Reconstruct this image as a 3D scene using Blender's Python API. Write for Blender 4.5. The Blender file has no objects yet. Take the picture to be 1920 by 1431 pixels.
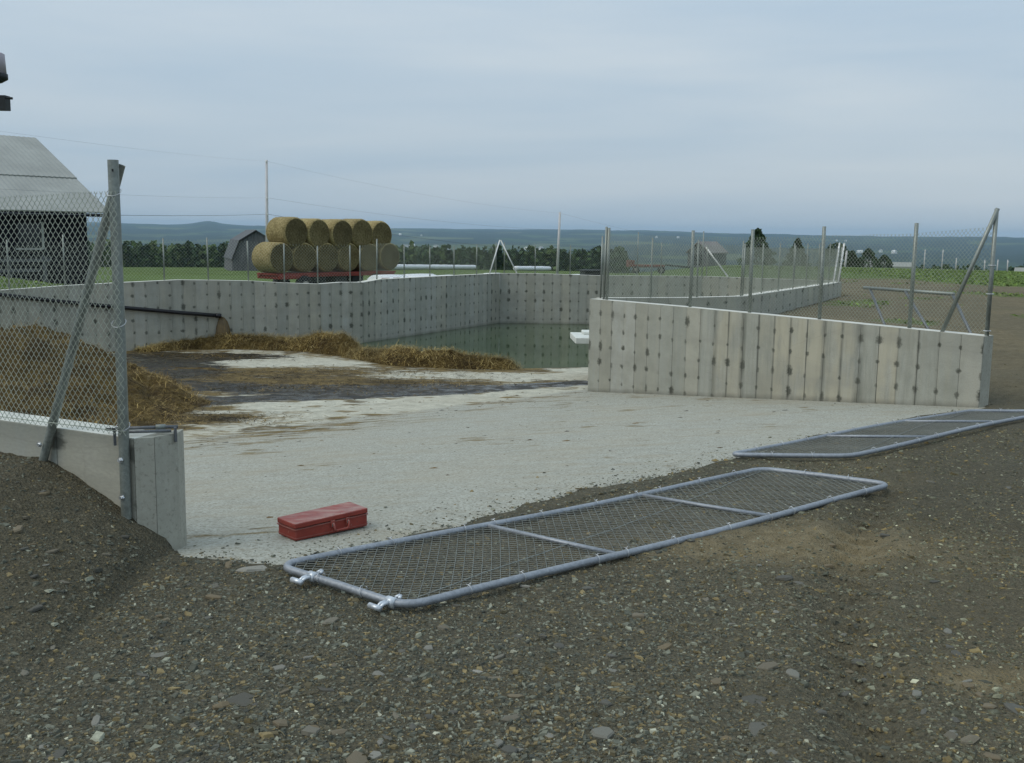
import bpy, math, random
import numpy as np
from mathutils import Matrix, Vector

random.seed(7)
rng = np.random.default_rng(11)
R = math.radians
scene = bpy.context.scene
col = scene.collection

# ------------------------------------------------------------------ camera
cam_d = bpy.data.cameras.new("camera")
cam_d.sensor_width = 36.0
cam_d.lens = 36.0 * 1950.0 / 1920.0
cam_d.clip_start = 0.05
cam_d.clip_end = 60000.0
cam = bpy.data.objects.new("camera", cam_d)
cam.matrix_world = Matrix.Translation((0, 0, 1.6)) @ Matrix.Rotation(R(90 - 8.04), 4, 'X') @ Matrix.Rotation(R(0.8), 4, 'Z')
col.objects.link(cam)
scene.camera = cam

# ------------------------------------------------------------------ sky, sun, exposure
SUN_EL, SUN_AZ = R(48), R(-112)          # azimuth from +Y towards +X: the light comes from the left, a little behind
world = bpy.data.worlds.new("World")
scene.world = world
world.use_nodes = True
wn, wl = world.node_tree.nodes, world.node_tree.links
wn.clear()
w_out = wn.new("ShaderNodeOutputWorld")
w_bg = wn.new("ShaderNodeBackground")
w_bg.inputs["Strength"].default_value = 0.1
w_sky = wn.new("ShaderNodeTexSky")
w_sky.sky_type = 'NISHITA'
w_sky.sun_disc = False
w_sky.sun_elevation = SUN_EL
w_sky.sun_rotation = SUN_AZ
w_sky.air_density = 1.0
w_sky.dust_density = 2.0
w_tc = wn.new("ShaderNodeTexCoord")
w_map = wn.new("ShaderNodeMapping")
w_map.inputs["Scale"].default_value = (0.9, 0.9, 7.5)
w_map.inputs["Rotation"].default_value = (R(2), R(-5), R(20))
w_noise = wn.new("ShaderNodeTexNoise")
w_noise.inputs["Scale"].default_value = 1.5
w_noise.inputs["Detail"].default_value = 7.0
w_noise.inputs["Roughness"].default_value = 0.5
w_noise.inputs["Distortion"].default_value = 0.35
w_ramp = wn.new("ShaderNodeValToRGB")     # the overcast layer: thin bright and blue-grey streaks
w_ramp.color_ramp.elements[0].position = 0.34
w_ramp.color_ramp.elements[0].color = (4.0, 5.2, 6.35, 1)
w_ramp.color_ramp.elements[1].position = 0.68
w_ramp.color_ramp.elements[1].color = (5.65, 6.4, 6.95, 1)
w_mix = wn.new("ShaderNodeMixRGB")
w_mix.inputs["Fac"].default_value = 0.9
wl.new(w_tc.outputs["Generated"], w_map.inputs["Vector"])
wl.new(w_map.outputs["Vector"], w_noise.inputs["Vector"])
wl.new(w_noise.outputs["Fac"], w_ramp.inputs["Fac"])
wl.new(w_sky.outputs["Color"], w_mix.inputs["Color1"])
wl.new(w_ramp.outputs["Color"], w_mix.inputs["Color2"])
w_sep = wn.new("ShaderNodeSeparateXYZ")           # an overcast sky is brighter overhead than at the horizon
wl.new(w_tc.outputs["Generated"], w_sep.inputs[0])
w_lum = wn.new("ShaderNodeMapRange")
w_lum.inputs["From Min"].default_value = 0.0
w_lum.inputs["From Max"].default_value = 1.0
w_lum.inputs["To Min"].default_value = 0.86
w_lum.inputs["To Max"].default_value = 1.45
wl.new(w_sep.outputs[2], w_lum.inputs["Value"])
w_mul = wn.new("ShaderNodeVectorMath")
w_mul.operation = 'SCALE'
wl.new(w_mix.outputs["Color"], w_mul.inputs[0])
wl.new(w_lum.outputs[0], w_mul.inputs["Scale"])
wl.new(w_mul.outputs[0], w_bg.inputs["Color"])
wl.new(w_bg.outputs["Background"], w_out.inputs["Surface"])

sun_d = bpy.data.lights.new("sun", 'SUN')
sun_d.energy = 1.15
sun_d.angle = R(40)
sun_d.color = (1.0, 0.93, 0.80)
sun = bpy.data.objects.new("sun", sun_d)
sd = Vector((math.sin(SUN_AZ) * math.cos(SUN_EL), math.cos(SUN_AZ) * math.cos(SUN_EL), math.sin(SUN_EL)))
sun.rotation_euler = sd.to_track_quat('Z', 'Y').to_euler()
sun.location = (-30, -20, 40)
col.objects.link(sun)

scene.view_settings.view_transform = 'Standard'
scene.view_settings.look = 'None'
scene.view_settings.exposure = 0.2
scene.view_settings.gamma = 1.0
scene.view_settings.use_curve_mapping = False
scene.cycles.use_denoising = True
scene.cycles.max_bounces = 6
scene.cycles.diffuse_bounces = 3
scene.cycles.transparent_max_bounces = 8

# ------------------------------------------------------------------ helpers
def tag(o, label=None, cat=None, group=None, kind=None):
    if label: o["label"] = label
    if cat: o["category"] = cat
    if group: o["group"] = group
    if kind: o["kind"] = kind
    return o

def empty(name, loc):
    o = bpy.data.objects.new(name, None)
    o.location = loc
    o.empty_display_size = 0.2
    col.objects.link(o)
    return o

class MB:
    """collects vertices and polygons in world coordinates; build() links one mesh object"""
    def __init__(s):
        s.v, s.f, s.uv = [], [], []
    def add(s, vs, fs):
        n = len(s.v)
        s.v.extend([tuple(map(float, p)) for p in vs])
        s.f.extend([tuple(i + n for i in f) for f in fs])
        return s
    def box(s, c, size, rz=0.0, rot=None):
        m = rot if rot is not None else Matrix.Rotation(rz, 3, 'Z')
        c = Vector(c)
        vs = []
        for dz in (-.5, .5):
            for dy in (-.5, .5):
                for dx in (-.5, .5):
                    vs.append(c + m @ Vector((dx * size[0], dy * size[1], dz * size[2])))
        return s.add(vs, [(0, 2, 3, 1), (4, 5, 7, 6), (0, 1, 5, 4), (2, 6, 7, 3), (0, 4, 6, 2), (1, 3, 7, 5)])
    def tube(s, pts, r, n=8, cap=True, radii=None, closed=False):
        pts = [Vector(p) for p in pts]
        m = len(pts)
        tang = []
        for i in range(m):
            if closed:
                t = pts[(i + 1) % m] - pts[(i - 1) % m]
            else:
                t = pts[min(i + 1, m - 1)] - pts[max(i - 1, 0)]
            tang.append(t.normalized())
        ref = Vector((0, 0, 1)) if abs(tang[0].z) < 0.9 else Vector((1, 0, 0))
        a = tang[0].cross(ref).normalized()
        vs = []
        for i in range(m):
            a = (a - tang[i] * a.dot(tang[i])).normalized()
            b = tang[i].cross(a)
            rr = radii[i] if radii else r
            for k in range(n):
                t = 2 * math.pi * k / n
                vs.append(pts[i] + a * (rr * math.cos(t)) + b * (rr * math.sin(t)))
        fs = []
        rings = m if closed else m - 1
        for i in range(rings):
            j = (i + 1) % m
            for k in range(n):
                k2 = (k + 1) % n
                fs.append((i * n + k, i * n + k2, j * n + k2, j * n + k))
        if cap and not closed:
            fs.append(tuple(range(n - 1, -1, -1)))
            fs.append(tuple((m - 1) * n + k for k in range(n)))
        return s.add(vs, fs)
    def prism(s, poly, z0, z1):
        n = len(poly)
        z0s = z0 if hasattr(z0, '__len__') else [z0] * n
        z1s = z1 if hasattr(z1, '__len__') else [z1] * n
        vs = [(p[0], p[1], a) for p, a in zip(poly, z0s)] + [(p[0], p[1], a) for p, a in zip(poly, z1s)]
        fs = [tuple(range(n - 1, -1, -1)), tuple(range(n, 2 * n))]
        for i in range(n):
            j = (i + 1) % n
            fs.append((i, j, n + j, n + i))
        return s.add(vs, fs)
    def build(s, name, mat, parent=None, smooth=False, loc=None, bevel=0.0):
        base = Vector(parent.matrix_world.translation) if parent is not None else Vector(loc or (0, 0, 0))
        if parent is not None:
            base = Vector((0, 0, 0)); q = parent
            while q is not None:
                base += q.location; q = q.parent
        me = bpy.data.meshes.new(name)
        me.from_pydata([(v[0] - base.x, v[1] - base.y, v[2] - base.z) for v in s.v], [], s.f)
        me.materials.append(mat)
        if smooth:
            me.polygons.foreach_set("use_smooth", [True] * len(me.polygons))
        me.update()
        o = bpy.data.objects.new(name, me)
        if parent is not None:
            o.parent = parent
        elif loc is not None:
            o.location = loc
        col.objects.link(o)
        if bevel:
            b = o.modifiers.new("bevel", 'BEVEL'); b.width = bevel; b.segments = 2; b.limit_method = 'ANGLE'
        return o

def np_mesh(name, verts, faces, mat, parent=None, smooth=True, attrs=None, cols=None):
    """fast mesh from numpy arrays; faces is (n,3) or (n,4)"""
    me = bpy.data.meshes.new(name)
    nv, nf, k = len(verts), len(faces), faces.shape[1]
    me.vertices.add(nv)
    me.vertices.foreach_set("co", np.asarray(verts, np.float32).ravel())
    me.loops.add(nf * k)
    me.loops.foreach_set("vertex_index", np.asarray(faces, np.int32).ravel())
    me.polygons.add(nf)
    me.polygons.foreach_set("loop_start", np.arange(0, nf * k, k, dtype=np.int32))
    me.polygons.foreach_set("loop_total", np.full(nf, k, np.int32))
    me.polygons.foreach_set("use_smooth", np.full(nf, smooth))
    me.update(calc_edges=True)
    for n_, a_ in (attrs or {}).items():
        at = me.attributes.new(n_, 'FLOAT', 'POINT')
        at.data.foreach_set("value", np.asarray(a_, np.float32).ravel())
    for n_, a_ in (cols or {}).items():
        at = me.attributes.new(n_, 'FLOAT_COLOR', 'POINT')
        at.data.foreach_set("color", np.asarray(a_, np.float32).ravel())
    me.materials.append(mat)
    o = bpy.data.objects.new(name, me)
    if parent is not None: o.parent = parent
    col.objects.link(o)
    return o

def _hash(ix, iy, seed):
    h = (ix.astype(np.int64) * 374761393 + iy.astype(np.int64) * 668265263 + seed * 974634517) & 0x7fffffff
    h = ((h ^ (h >> 13)) * 1274126177) & 0x7fffffff
    return ((h ^ (h >> 16)) & 0xffff) / 65535.0

def vnoise(x, y, seed=0):
    x = np.asarray(x, float); y = np.asarray(y, float)
    ix, iy = np.floor(x), np.floor(y)
    fx, fy = x - ix, y - iy
    fx, fy = fx * fx * (3 - 2 * fx), fy * fy * (3 - 2 * fy)
    ix = ix.astype(np.int64); iy = iy.astype(np.int64)
    a, b = _hash(ix, iy, seed), _hash(ix + 1, iy, seed)
    c, d = _hash(ix, iy + 1, seed), _hash(ix + 1, iy + 1, seed)
    return a + (b - a) * fx + (c - a) * fy + (a - b - c + d) * fx * fy

def fbm(x, y, seed=0, octv=4, rough=0.5):
    t, amp, tot, fr = 0.0, 1.0, 0.0, 1.0
    for o in range(octv):
        t = t + amp * vnoise(np.asarray(x) * fr + o * 17.3, np.asarray(y) * fr - o * 9.1, seed + o)
        tot += amp; amp *= rough; fr *= 2.03
    return t / tot

def S(t):
    t = np.clip(t, 0, 1); return t * t * (3 - 2 * t)

def in_poly(x, y, poly):
    x = np.asarray(x); y = np.asarray(y)
    ins = np.zeros(x.shape, bool)
    n = len(poly)
    for i in range(n):
        x1, y1 = poly[i]; x2, y2 = poly[(i + 1) % n]
        c = ((y1 > y) != (y2 > y)) & (x < (x2 - x1) * (y - y1) / ((y2 - y1) if y2 != y1 else 1e-9) + x1)
        ins ^= c
    return ins

def seg_dist(x, y, poly, closed=False):
    best = np.full(np.shape(x), 1e9)
    n = len(poly)
    for i in range(n if closed else n - 1):
        x1, y1 = poly[i]; x2, y2 = poly[(i + 1) % n]
        dx, dy = x2 - x1, y2 - y1
        t = np.clip(((x - x1) * dx + (y - y1) * dy) / (dx * dx + dy * dy), 0, 1)
        best = np.minimum(best, np.hypot(x - x1 - t * dx, y - y1 - t * dy))
    return best

def grid_faces(nx, ny):
    i = np.arange(nx - 1); j = np.arange(ny - 1)
    I, J = np.meshgrid(i, j, indexing='ij')
    a = (I * ny + J).ravel()
    return np.stack([a, a + ny, a + ny + 1, a + 1], 1)

# ------------------------------------------------------------------ materials
class NT:
    def __init__(s, name):
        s.m = bpy.data.materials.new(name); s.m.use_nodes = True
        s.n, s.l = s.m.node_tree.nodes, s.m.node_tree.links
        s.b = s.n["Principled BSDF"]
        s.out = s.n["Material Output"]
    def node(s, t, **kw):
        n = s.n.new(t)
        for k, v in kw.items():
            setattr(n, k, v)
        return n
    def link(s, a, b): s.l.new(a, b)
    def setin(s, node, key, v):
        if isinstance(v, bpy.types.NodeSocket): s.l.new(v, node.inputs[key])
        elif v is not None: node.inputs[key].default_value = v
    def math(s, op, a, b=None, c=None, clamp=False):
        n = s.n.new("ShaderNodeMath"); n.operation = op; n.use_clamp = clamp
        s.setin(n, 0, a)
        if b is not None: s.setin(n, 1, b)
        if c is not None: s.setin(n, 2, c)
        return n.outputs[0]
    def noise(s, scale, detail=4, rough=0.55, vec=None, dist=0.0):
        n = s.n.new("ShaderNodeTexNoise")
        n.inputs["Scale"].default_value = scale; n.inputs["Detail"].default_value = detail
        n.inputs["Roughness"].default_value = rough; n.inputs["Distortion"].default_value = dist
        if vec is not None: s.l.new(vec, n.inputs["Vector"])
        return n
    def ramp(s, fac, stops):
        n = s.n.new("ShaderNodeValToRGB")
        e = n.color_ramp.elements
        while len(e) < len(stops): e.new(0.5)
        for i, (p, c) in enumerate(stops):
            e[i].position = p; e[i].color = (c[0], c[1], c[2], 1) if hasattr(c, '__len__') else (c, c, c, 1)
        s.l.new(fac, n.inputs["Fac"])
        return n.outputs["Color"]
    def mix(s, fac, a, b, mode='MIX'):
        n = s.n.new("ShaderNodeMixRGB"); n.blend_type = mode
        s.setin(n, "Fac", fac)
        for k, v in (("Color1", a), ("Color2", b)):
            if isinstance(v, bpy.types.NodeSocket): s.l.new(v, n.inputs[k])
            else: n.inputs[k].default_value = (v[0], v[1], v[2], 1)
        return n.outputs["Color"]
    def attr(s, name, out="Fac"):
        n = s.n.new("ShaderNodeAttribute"); n.attribute_name = name
        return n.outputs[out]
    def coord(s, which="Object"):
        n = s.n.new("ShaderNodeTexCoord"); return n.outputs[which]
    def mapping(s, vec, scale=(1, 1, 1), rot=(0, 0, 0)):
        n = s.n.new("ShaderNodeMapping"); n.inputs["Scale"].default_value = scale; n.inputs["Rotation"].default_value = rot
        s.l.new(vec, n.inputs["Vector"]); return n.outputs[0]
    def bump(s, h, strength=0.3, dist=0.01):
        n = s.n.new("ShaderNodeBump"); n.inputs["Strength"].default_value = strength; n.inputs["Distance"].default_value = dist
        s.l.new(h, n.inputs["Height"]); s.l.new(n.outputs["Normal"], s.b.inputs["Normal"])
    def set(s, color=None, rough=None, metal=None, spec=None):
        if color is not None:
            if isinstance(color, bpy.types.NodeSocket): s.l.new(color, s.b.inputs["Base Color"])
            else: s.b.inputs["Base Color"].default_value = (*color, 1)
        if rough is not None: s.setin(s.b, "Roughness", rough)
        if metal is not None: s.setin(s.b, "Metallic", metal)
        if spec is not None: s.setin(s.b, "Specular IOR Level", spec)
        return s.m

def simple(name, color, rough=0.7, var=0.25, scale=8.0, metal=0.0, bump=0.15, bd=0.01, stretch=(1, 1, 1), spec=0.35):
    t = NT(name)
    v = t.mapping(t.coord("Object"), stretch)
    n = t.noise(scale, 5, 0.6, v)
    lo = tuple(c * (1 - var) for c in color); hi = tuple(min(1, c * (1 + var)) for c in color)
    t.set(t.ramp(n.outputs["Fac"], [(0.3, lo), (0.7, hi)]), rough, metal, spec)
    if bump: t.bump(n.outputs["Fac"], bump, bd)
    return t.m

M = {}
# galvanised steel
def galv(name, c, rough=0.42, metal=0.55):
    t = NT(name)
    n = t.noise(22, 4, 0.6, t.coord("Object")); n2 = t.noise(3, 3, 0.5, t.coord("Object"))
    sp_ = t.node('ShaderNodeTexVoronoi'); sp_.inputs['Scale'].default_value = 90; t.link(t.coord('Object'), sp_.inputs['Vector'])
    sc_ = t.node('ShaderNodeSeparateColor'); t.link(sp_.outputs['Color'], sc_.inputs[0])
    f = t.math('ADD', t.math('MULTIPLY', n.outputs["Fac"], 0.5), t.math('MULTIPLY', n2.outputs["Fac"], 0.5))
    f = t.math('ADD', f, t.math('MULTIPLY', t.math('SUBTRACT', sc_.outputs[0], 0.5), 0.22))
    t.set(t.ramp(f, [(0.3, tuple(x * .72 for x in c)), (0.7, tuple(x * 1.12 for x in c))]), t.ramp(n.outputs["Fac"], [(0.3, rough - .08), (0.7, rough + .14)]), metal)
    return t.m
M['galv'] = galv("galvanised_steel", (0.255, 0.28, 0.255))
M['galv_pipe'] = galv("galvanised_gate_pipe", (0.30, 0.325, 0.355), 0.5, 0.5)
M['wire'] = galv("galvanised_wire", (0.40, 0.44, 0.37), 0.5, 0.35)
M['wire_grey'] = galv('dull_gate_wire', (0.25, 0.27, 0.25), 0.5, 0.4)
M['wire_tie'] = galv("aluminium_tie", (0.55, 0.57, 0.58), 0.4, 0.5)
M['bolt'] = galv("zinc_bolt", (0.65, 0.67, 0.68), 0.3, 0.8)
M['hinge'] = galv("bright_zinc_clamp", (0.60, 0.64, 0.68), 0.38, 0.55)
M['dark_steel'] = galv("dull_steel", (0.16, 0.17, 0.18), 0.5, 0.6)
M['red_paint'] = None

def mat_wall():
    t = NT("form_marked_concrete")
    uvn = t.node("ShaderNodeUVMap"); uvn.uv_map = "uv"
    sep = t.node("ShaderNodeSeparateXYZ"); t.link(uvn.outputs[0], sep.inputs[0])
    u, v = sep.outputs[0], sep.outputs[1]
    oi = t.node("ShaderNodeObjectInfo")
    pr = oi.outputs["Random"]
    streak = t.noise(1.0, 5, 0.65, t.mapping(uvn.outputs[0], (16, 1.3, 1)))
    blot = t.noise(3.2, 5, 0.6, uvn.outputs[0])
    fine = t.noise(70, 3, 0.6, uvn.outputs[0])
    tint = t.ramp(pr, [(0.0, (0.30, 0.308, 0.268)), (0.25, (0.355, 0.365, 0.325)), (0.5, (0.30, 0.295, 0.245)), (0.72, (0.395, 0.405, 0.375)), (1.0, (0.40, 0.385, 0.315))])
    c = t.mix(0.75, (0.35, 0.355, 0.31), tint)
    c = t.mix(t.ramp(streak.outputs["Fac"], [(0.42, 0.0), (0.75, 0.5)]), c, (0.385, 0.365, 0.285))
    c = t.mix(t.ramp(blot.outputs["Fac"], [(0.45, 0.0), (0.75, 0.55)]), c, (0.20, 0.205, 0.165))
    c = t.mix(t.ramp(fine.outputs["Fac"], [(0.35, 0.25), (0.62, 0.0)]), c, (0.2, 0.21, 0.19))
    # tie marks on the joints
    W, Hh = 0.246, 0.25
    uu = t.math('DIVIDE', u, W); vv = t.math('DIVIDE', v, Hh)
    cu = t.math('FLOOR', t.math('ADD', uu, 0.5)); cv = t.math('FLOOR', t.math('ADD', vv, 0.5))
    comb = t.node("ShaderNodeCombineXYZ"); t.link(cu, comb.inputs[0]); t.link(cv, comb.inputs[1])
    wn_ = t.node("ShaderNodeTexWhiteNoise"); wn_.noise_dimensions = '2D'; t.link(comb.outputs[0], wn_.inputs["Vector"])
    sc = t.node("ShaderNodeSeparateColor"); t.link(wn_.outputs["Color"], sc.inputs[0])
    r1, r2, r3 = sc.outputs[0], sc.outputs[1], sc.outputs[2]
    du = t.math('MULTIPLY', t.math('SUBTRACT', uu, t.math('ADD', cu, t.math('MULTIPLY', t.math('SUBTRACT', r1, .5), .14))), W)
    dv = t.math('MULTIPLY', t.math('SUBTRACT', vv, t.math('ADD', cv, t.math('MULTIPLY', t.math('SUBTRACT', r2, .5), .18))), Hh)
    warp = t.noise(28, 3, 0.6, uvn.outputs[0]); wofs = t.math('MULTIPLY', t.math('SUBTRACT', warp.outputs["Fac"], 0.5), 2.2)
    rad_u = t.math('ADD', 0.0155, t.math('MULTIPLY', t.math('MULTIPLY', r3, r2), 0.030))
    rad_v = t.math('ADD', 0.018, t.math('MULTIPLY', t.math('MULTIPLY', r1, r3), 0.055))
    d = t.math('SQRT', t.math('ADD', t.math('POWER', t.math('DIVIDE', du, rad_u), 2.0), t.math('POWER', t.math('DIVIDE', dv, rad_v), 2.0)))
    d = t.math('ADD', d, wofs)
    mark = t.math('MULTIPLY', t.math('MULTIPLY', t.math('SUBTRACT', 1.45, d, clamp=True), 1.3, clamp=True), t.math('MULTIPLY', t.ramp(r1, [(0.03, 0.15), (0.14, 1.0)]), t.math('ADD', 0.62, t.math('MULTIPLY', r2, 0.4))))
    # run-off stains down some joints
    comb2 = t.node("ShaderNodeCombineXYZ"); t.link(cu, comb2.inputs[0]); comb2.inputs[1].default_value = 3.3
    wn2 = t.node("ShaderNodeTexWhiteNoise"); wn2.noise_dimensions = '2D'; t.link(comb2.outputs[0], wn2.inputs["Vector"])
    adu = t.math('ABSOLUTE', t.math('MULTIPLY', t.math('SUBTRACT', uu, cu), W))
    wid = t.math('MULTIPLY', t.math('POWER', wn2.outputs["Value"], 1.8), 0.11)
    st = t.math('MULTIPLY', t.math('SUBTRACT', 1.0, t.math('DIVIDE', adu, t.math('ADD', wid, 0.004)), clamp=True), 1.5, clamp=True)
    st = t.math('MULTIPLY', st, t.ramp(t.noise(1, 4, .6, t.mapping(uvn.outputs[0], (9, 2.2, 1))).outputs["Fac"], [(0.30, 0.1), (0.55, 0.95)]))
    runw = t.attr("run")
    c = t.mix(t.math('MULTIPLY', runw, t.ramp(t.noise(1.5, 5, .65, t.mapping(uvn.outputs[0], (9, .7, 1))).outputs["Fac"], [(0.45, 0.0), (0.65, 0.55)])), c, (0.215, 0.22, 0.185))
    st = t.math('MULTIPLY', st, runw)
    # warm patches with sand showing, where the wall was patched
    warm = t.math('MULTIPLY', runw, t.ramp(t.noise(2.3, 4, .55, t.mapping(uvn.outputs[0], (2.0, .7, 1))).outputs["Fac"], [(0.38, 0.0), (0.54, 0.5)]))
    warm = t.math('MULTIPLY', warm, t.ramp(pr, [(0.2, 0.15), (0.75, 1.0)]))
    c = t.mix(warm, c, (0.43, 0.395, 0.295))
    c = t.mix(t.math('MULTIPLY', st, 0.72), c, (0.135, 0.14, 0.118))
    lift = t.noise(1.1, 5, .6, t.mapping(uvn.outputs[0], (.35, 2.6, 1)))
    c = t.mix(t.ramp(lift.outputs["Fac"], [(0.48, 0.0), (0.66, 0.4)]), c, (0.25, 0.25, 0.215))
    ck = t.node("ShaderNodeTexVoronoi"); ck.feature = 'DISTANCE_TO_EDGE'; ck.inputs["Scale"].default_value = 1.3
    cwp = t.mix(0.06, uvn.outputs[0], t.noise(5, 4, .6, uvn.outputs[0]).outputs["Color"], 'ADD')
    t.link(cwp, ck.inputs["Vector"])
    c = t.mix(t.ramp(ck.outputs["Distance"], [(0.0, 0.14), (0.005, 0.0)]), c, (0.14, 0.14, 0.115))
    c = t.mix(mark, c, (0.085, 0.087, 0.070))
    # splash line at the foot
    foot = t.math('MULTIPLY', t.attr("foot"), t.ramp(blot.outputs["Fac"], [(0.3, 0.3), (0.7, 0.9)]))
    c = t.mix(foot, c, (0.14, 0.135, 0.11))
    t.set(c, 0.85, 0, 0.25)
    h = t.math('ADD', t.math('MULTIPLY', fine.outputs["Fac"], 0.4), t.math('ADD', streak.outputs["Fac"], t.math('MULTIPLY', mark, -0.8)))
    t.bump(h, 0.35, 0.006)
    return t.m
M['wall'] = mat_wall()
M['wall_top'] = simple('pale_wall_top', (0.62, 0.62, 0.56), 0.85, 0.14, 7, bump=0.2, bd=0.004)  # upward wall faces, paler than the sides
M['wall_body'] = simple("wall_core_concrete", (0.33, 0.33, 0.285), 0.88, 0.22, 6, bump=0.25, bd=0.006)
def mat_cast():
    t = NT("smooth_cast_concrete")
    P = t.coord("Object")
    a = t.noise(3.5, 6, 0.65, P); b_ = t.noise(45, 5, 0.7, P); st_ = t.noise(1.0, 6, 0.7, t.mapping(P, (22, 22, 1.6)))
    c = t.ramp(a.outputs["Fac"], [(0.3, (0.30, 0.30, 0.25)), (0.7, (0.40, 0.395, 0.335))])
    c = t.mix(t.ramp(st_.outputs["Fac"], [(0.5, 0.0), (0.72, 0.5)]), c, (0.235, 0.23, 0.185))
    c = t.mix(t.ramp(b_.outputs["Fac"], [(0.3, 0.6), (0.46, 0.0)]), c, (0.15, 0.145, 0.115))
    c = t.mix(t.ramp(b_.outputs["Fac"], [(0.58, 0.0), (0.75, 0.4)]), c, (0.5, 0.5, 0.44))
    t.set(c, 0.9, 0, 0.2); t.bump(b_.outputs["Fac"], 0.5, 0.004)
    return t.m
M['wall_end'] = mat_cast()

def mat_floor():
    t = NT("poured_concrete_floor")
    P = t.coord("Object")
    big = t.noise(0.9, 5, 0.6, P); mid = t.noise(7, 5, 0.62, P); fine = t.noise(55, 4, 0.7, P); grit = t.noise(150, 2, 0.6, P)
    ramp_a = t.attr("ramp")
    smooth_c = t.ramp(mid.outputs["Fac"], [(0.3, (0.42, 0.41, 0.33)), (0.7, (0.54, 0.525, 0.43))])
    rough_c = t.ramp(fine.outputs["Fac"], [(0.32, (0.14, 0.135, 0.10)), (0.44, (0.325, 0.325, 0.275)), (0.60, (0.42, 0.425, 0.37)), (0.75, (0.53, 0.535, 0.475))])
    c = t.mix(ramp_a, smooth_c, rough_c)
    c = t.mix(t.ramp(mid.outputs["Fac"], [(0.38, 0.35), (0.6, 0.0)]), c, (0.27, 0.27, 0.23))
    c = t.mix(t.ramp(big.outputs["Fac"], [(0.45, 0.0), (0.75, 0.45)]), c, (0.36, 0.33, 0.25))
    speck = t.ramp(t.noise(26, 5, 0.8, t.mapping(P, (1, 1.6, 1), (0, 0, R(-20)))).outputs["Fac"], [(0.55, 0.0), (0.66, 0.8)])
    c = t.mix(speck, c, (0.135, 0.11, 0.065))
    c = t.mix(t.math('MULTIPLY', ramp_a, t.ramp(t.noise(1.6, 5, .7, t.mapping(P, (1, 2.6, 1), (0, 0, R(25)))).outputs["Fac"], [(0.5, 0.0), (0.68, 0.35)])), c, (0.27, 0.225, 0.145))
    streakn = t.noise(1.0, 6, 0.66, t.mapping(P, (2.6, 9.5, 1), (0, 0, R(-15))))
    dirt = t.attr("dirt")
    brk = t.noise(2.1, 7, 0.72, t.mapping(P, (1, 2.4, 1), (0, 0, R(-15))))
    dm = t.math('ADD', t.math('MULTIPLY', dirt, 0.95), t.math('MULTIPLY', t.math('SUBTRACT', t.math('ADD', streakn.outputs["Fac"], brk.outputs["Fac"]), 1.0), 1.9))
    dm = t.math('MULTIPLY', t.ramp(dm, [(0.22, 0.0), (0.34, 0.55), (0.62, 1.0)]), t.ramp(dirt, [(0.03, 0.0), (0.14, 1.0)]))
    c = t.mix(dm, c, t.mix(t.ramp(brk.outputs["Fac"], [(0.42, 0.0), (0.6, 1.0)]), t.ramp(fine.outputs["Fac"], [(0.3, (0.030, 0.022, 0.010)), (0.7, (0.10, 0.070, 0.026))]), t.ramp(fine.outputs["Fac"], [(0.3, (0.085, 0.060, 0.020)), (0.7, (0.27, 0.195, 0.07))])))
    wet = t.attr("wet")
    wb = t.noise(1.0, 7, 0.68, t.mapping(P, (2.2, 7, 1), (0, 0, R(-15))))
    wm = t.math('ADD', wet, t.math('MULTIPLY', t.math('SUBTRACT', wb.outputs["Fac"], 0.5), 2.0))
    wm = t.math('MULTIPLY', t.ramp(wm, [(0.46, 0.0), (0.60, 1.0)]), t.ramp(wet, [(0.05, 0.0), (0.16, 1.0)]))
    c = t.mix(wm, c, t.ramp(brk.outputs["Fac"], [(0.4, (0.020, 0.019, 0.016)), (0.65, (0.055, 0.045, 0.028))]))
    rough = t.mix(wm, (0.9, 0.9, 0.9), t.ramp(t.noise(4, 5, .6, P).outputs["Fac"], [(0.40, 0.12), (0.55, 0.6)]))
    t.set(c, rough, 0, t.mix(wm, (0.3, 0.3, 0.3), (0.16, 0.16, 0.16)))
    h = t.math('MULTIPLY', t.math('ADD', fine.outputs["Fac"], t.math('MULTIPLY', grit.outputs["Fac"], .5)), t.math('SUBTRACT', 1.0, t.math('MULTIPLY', wm, 0.98)))
    t.bump(h, 0.55, 0.012)
    return t.m
M['floor'] = mat_floor()

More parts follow.
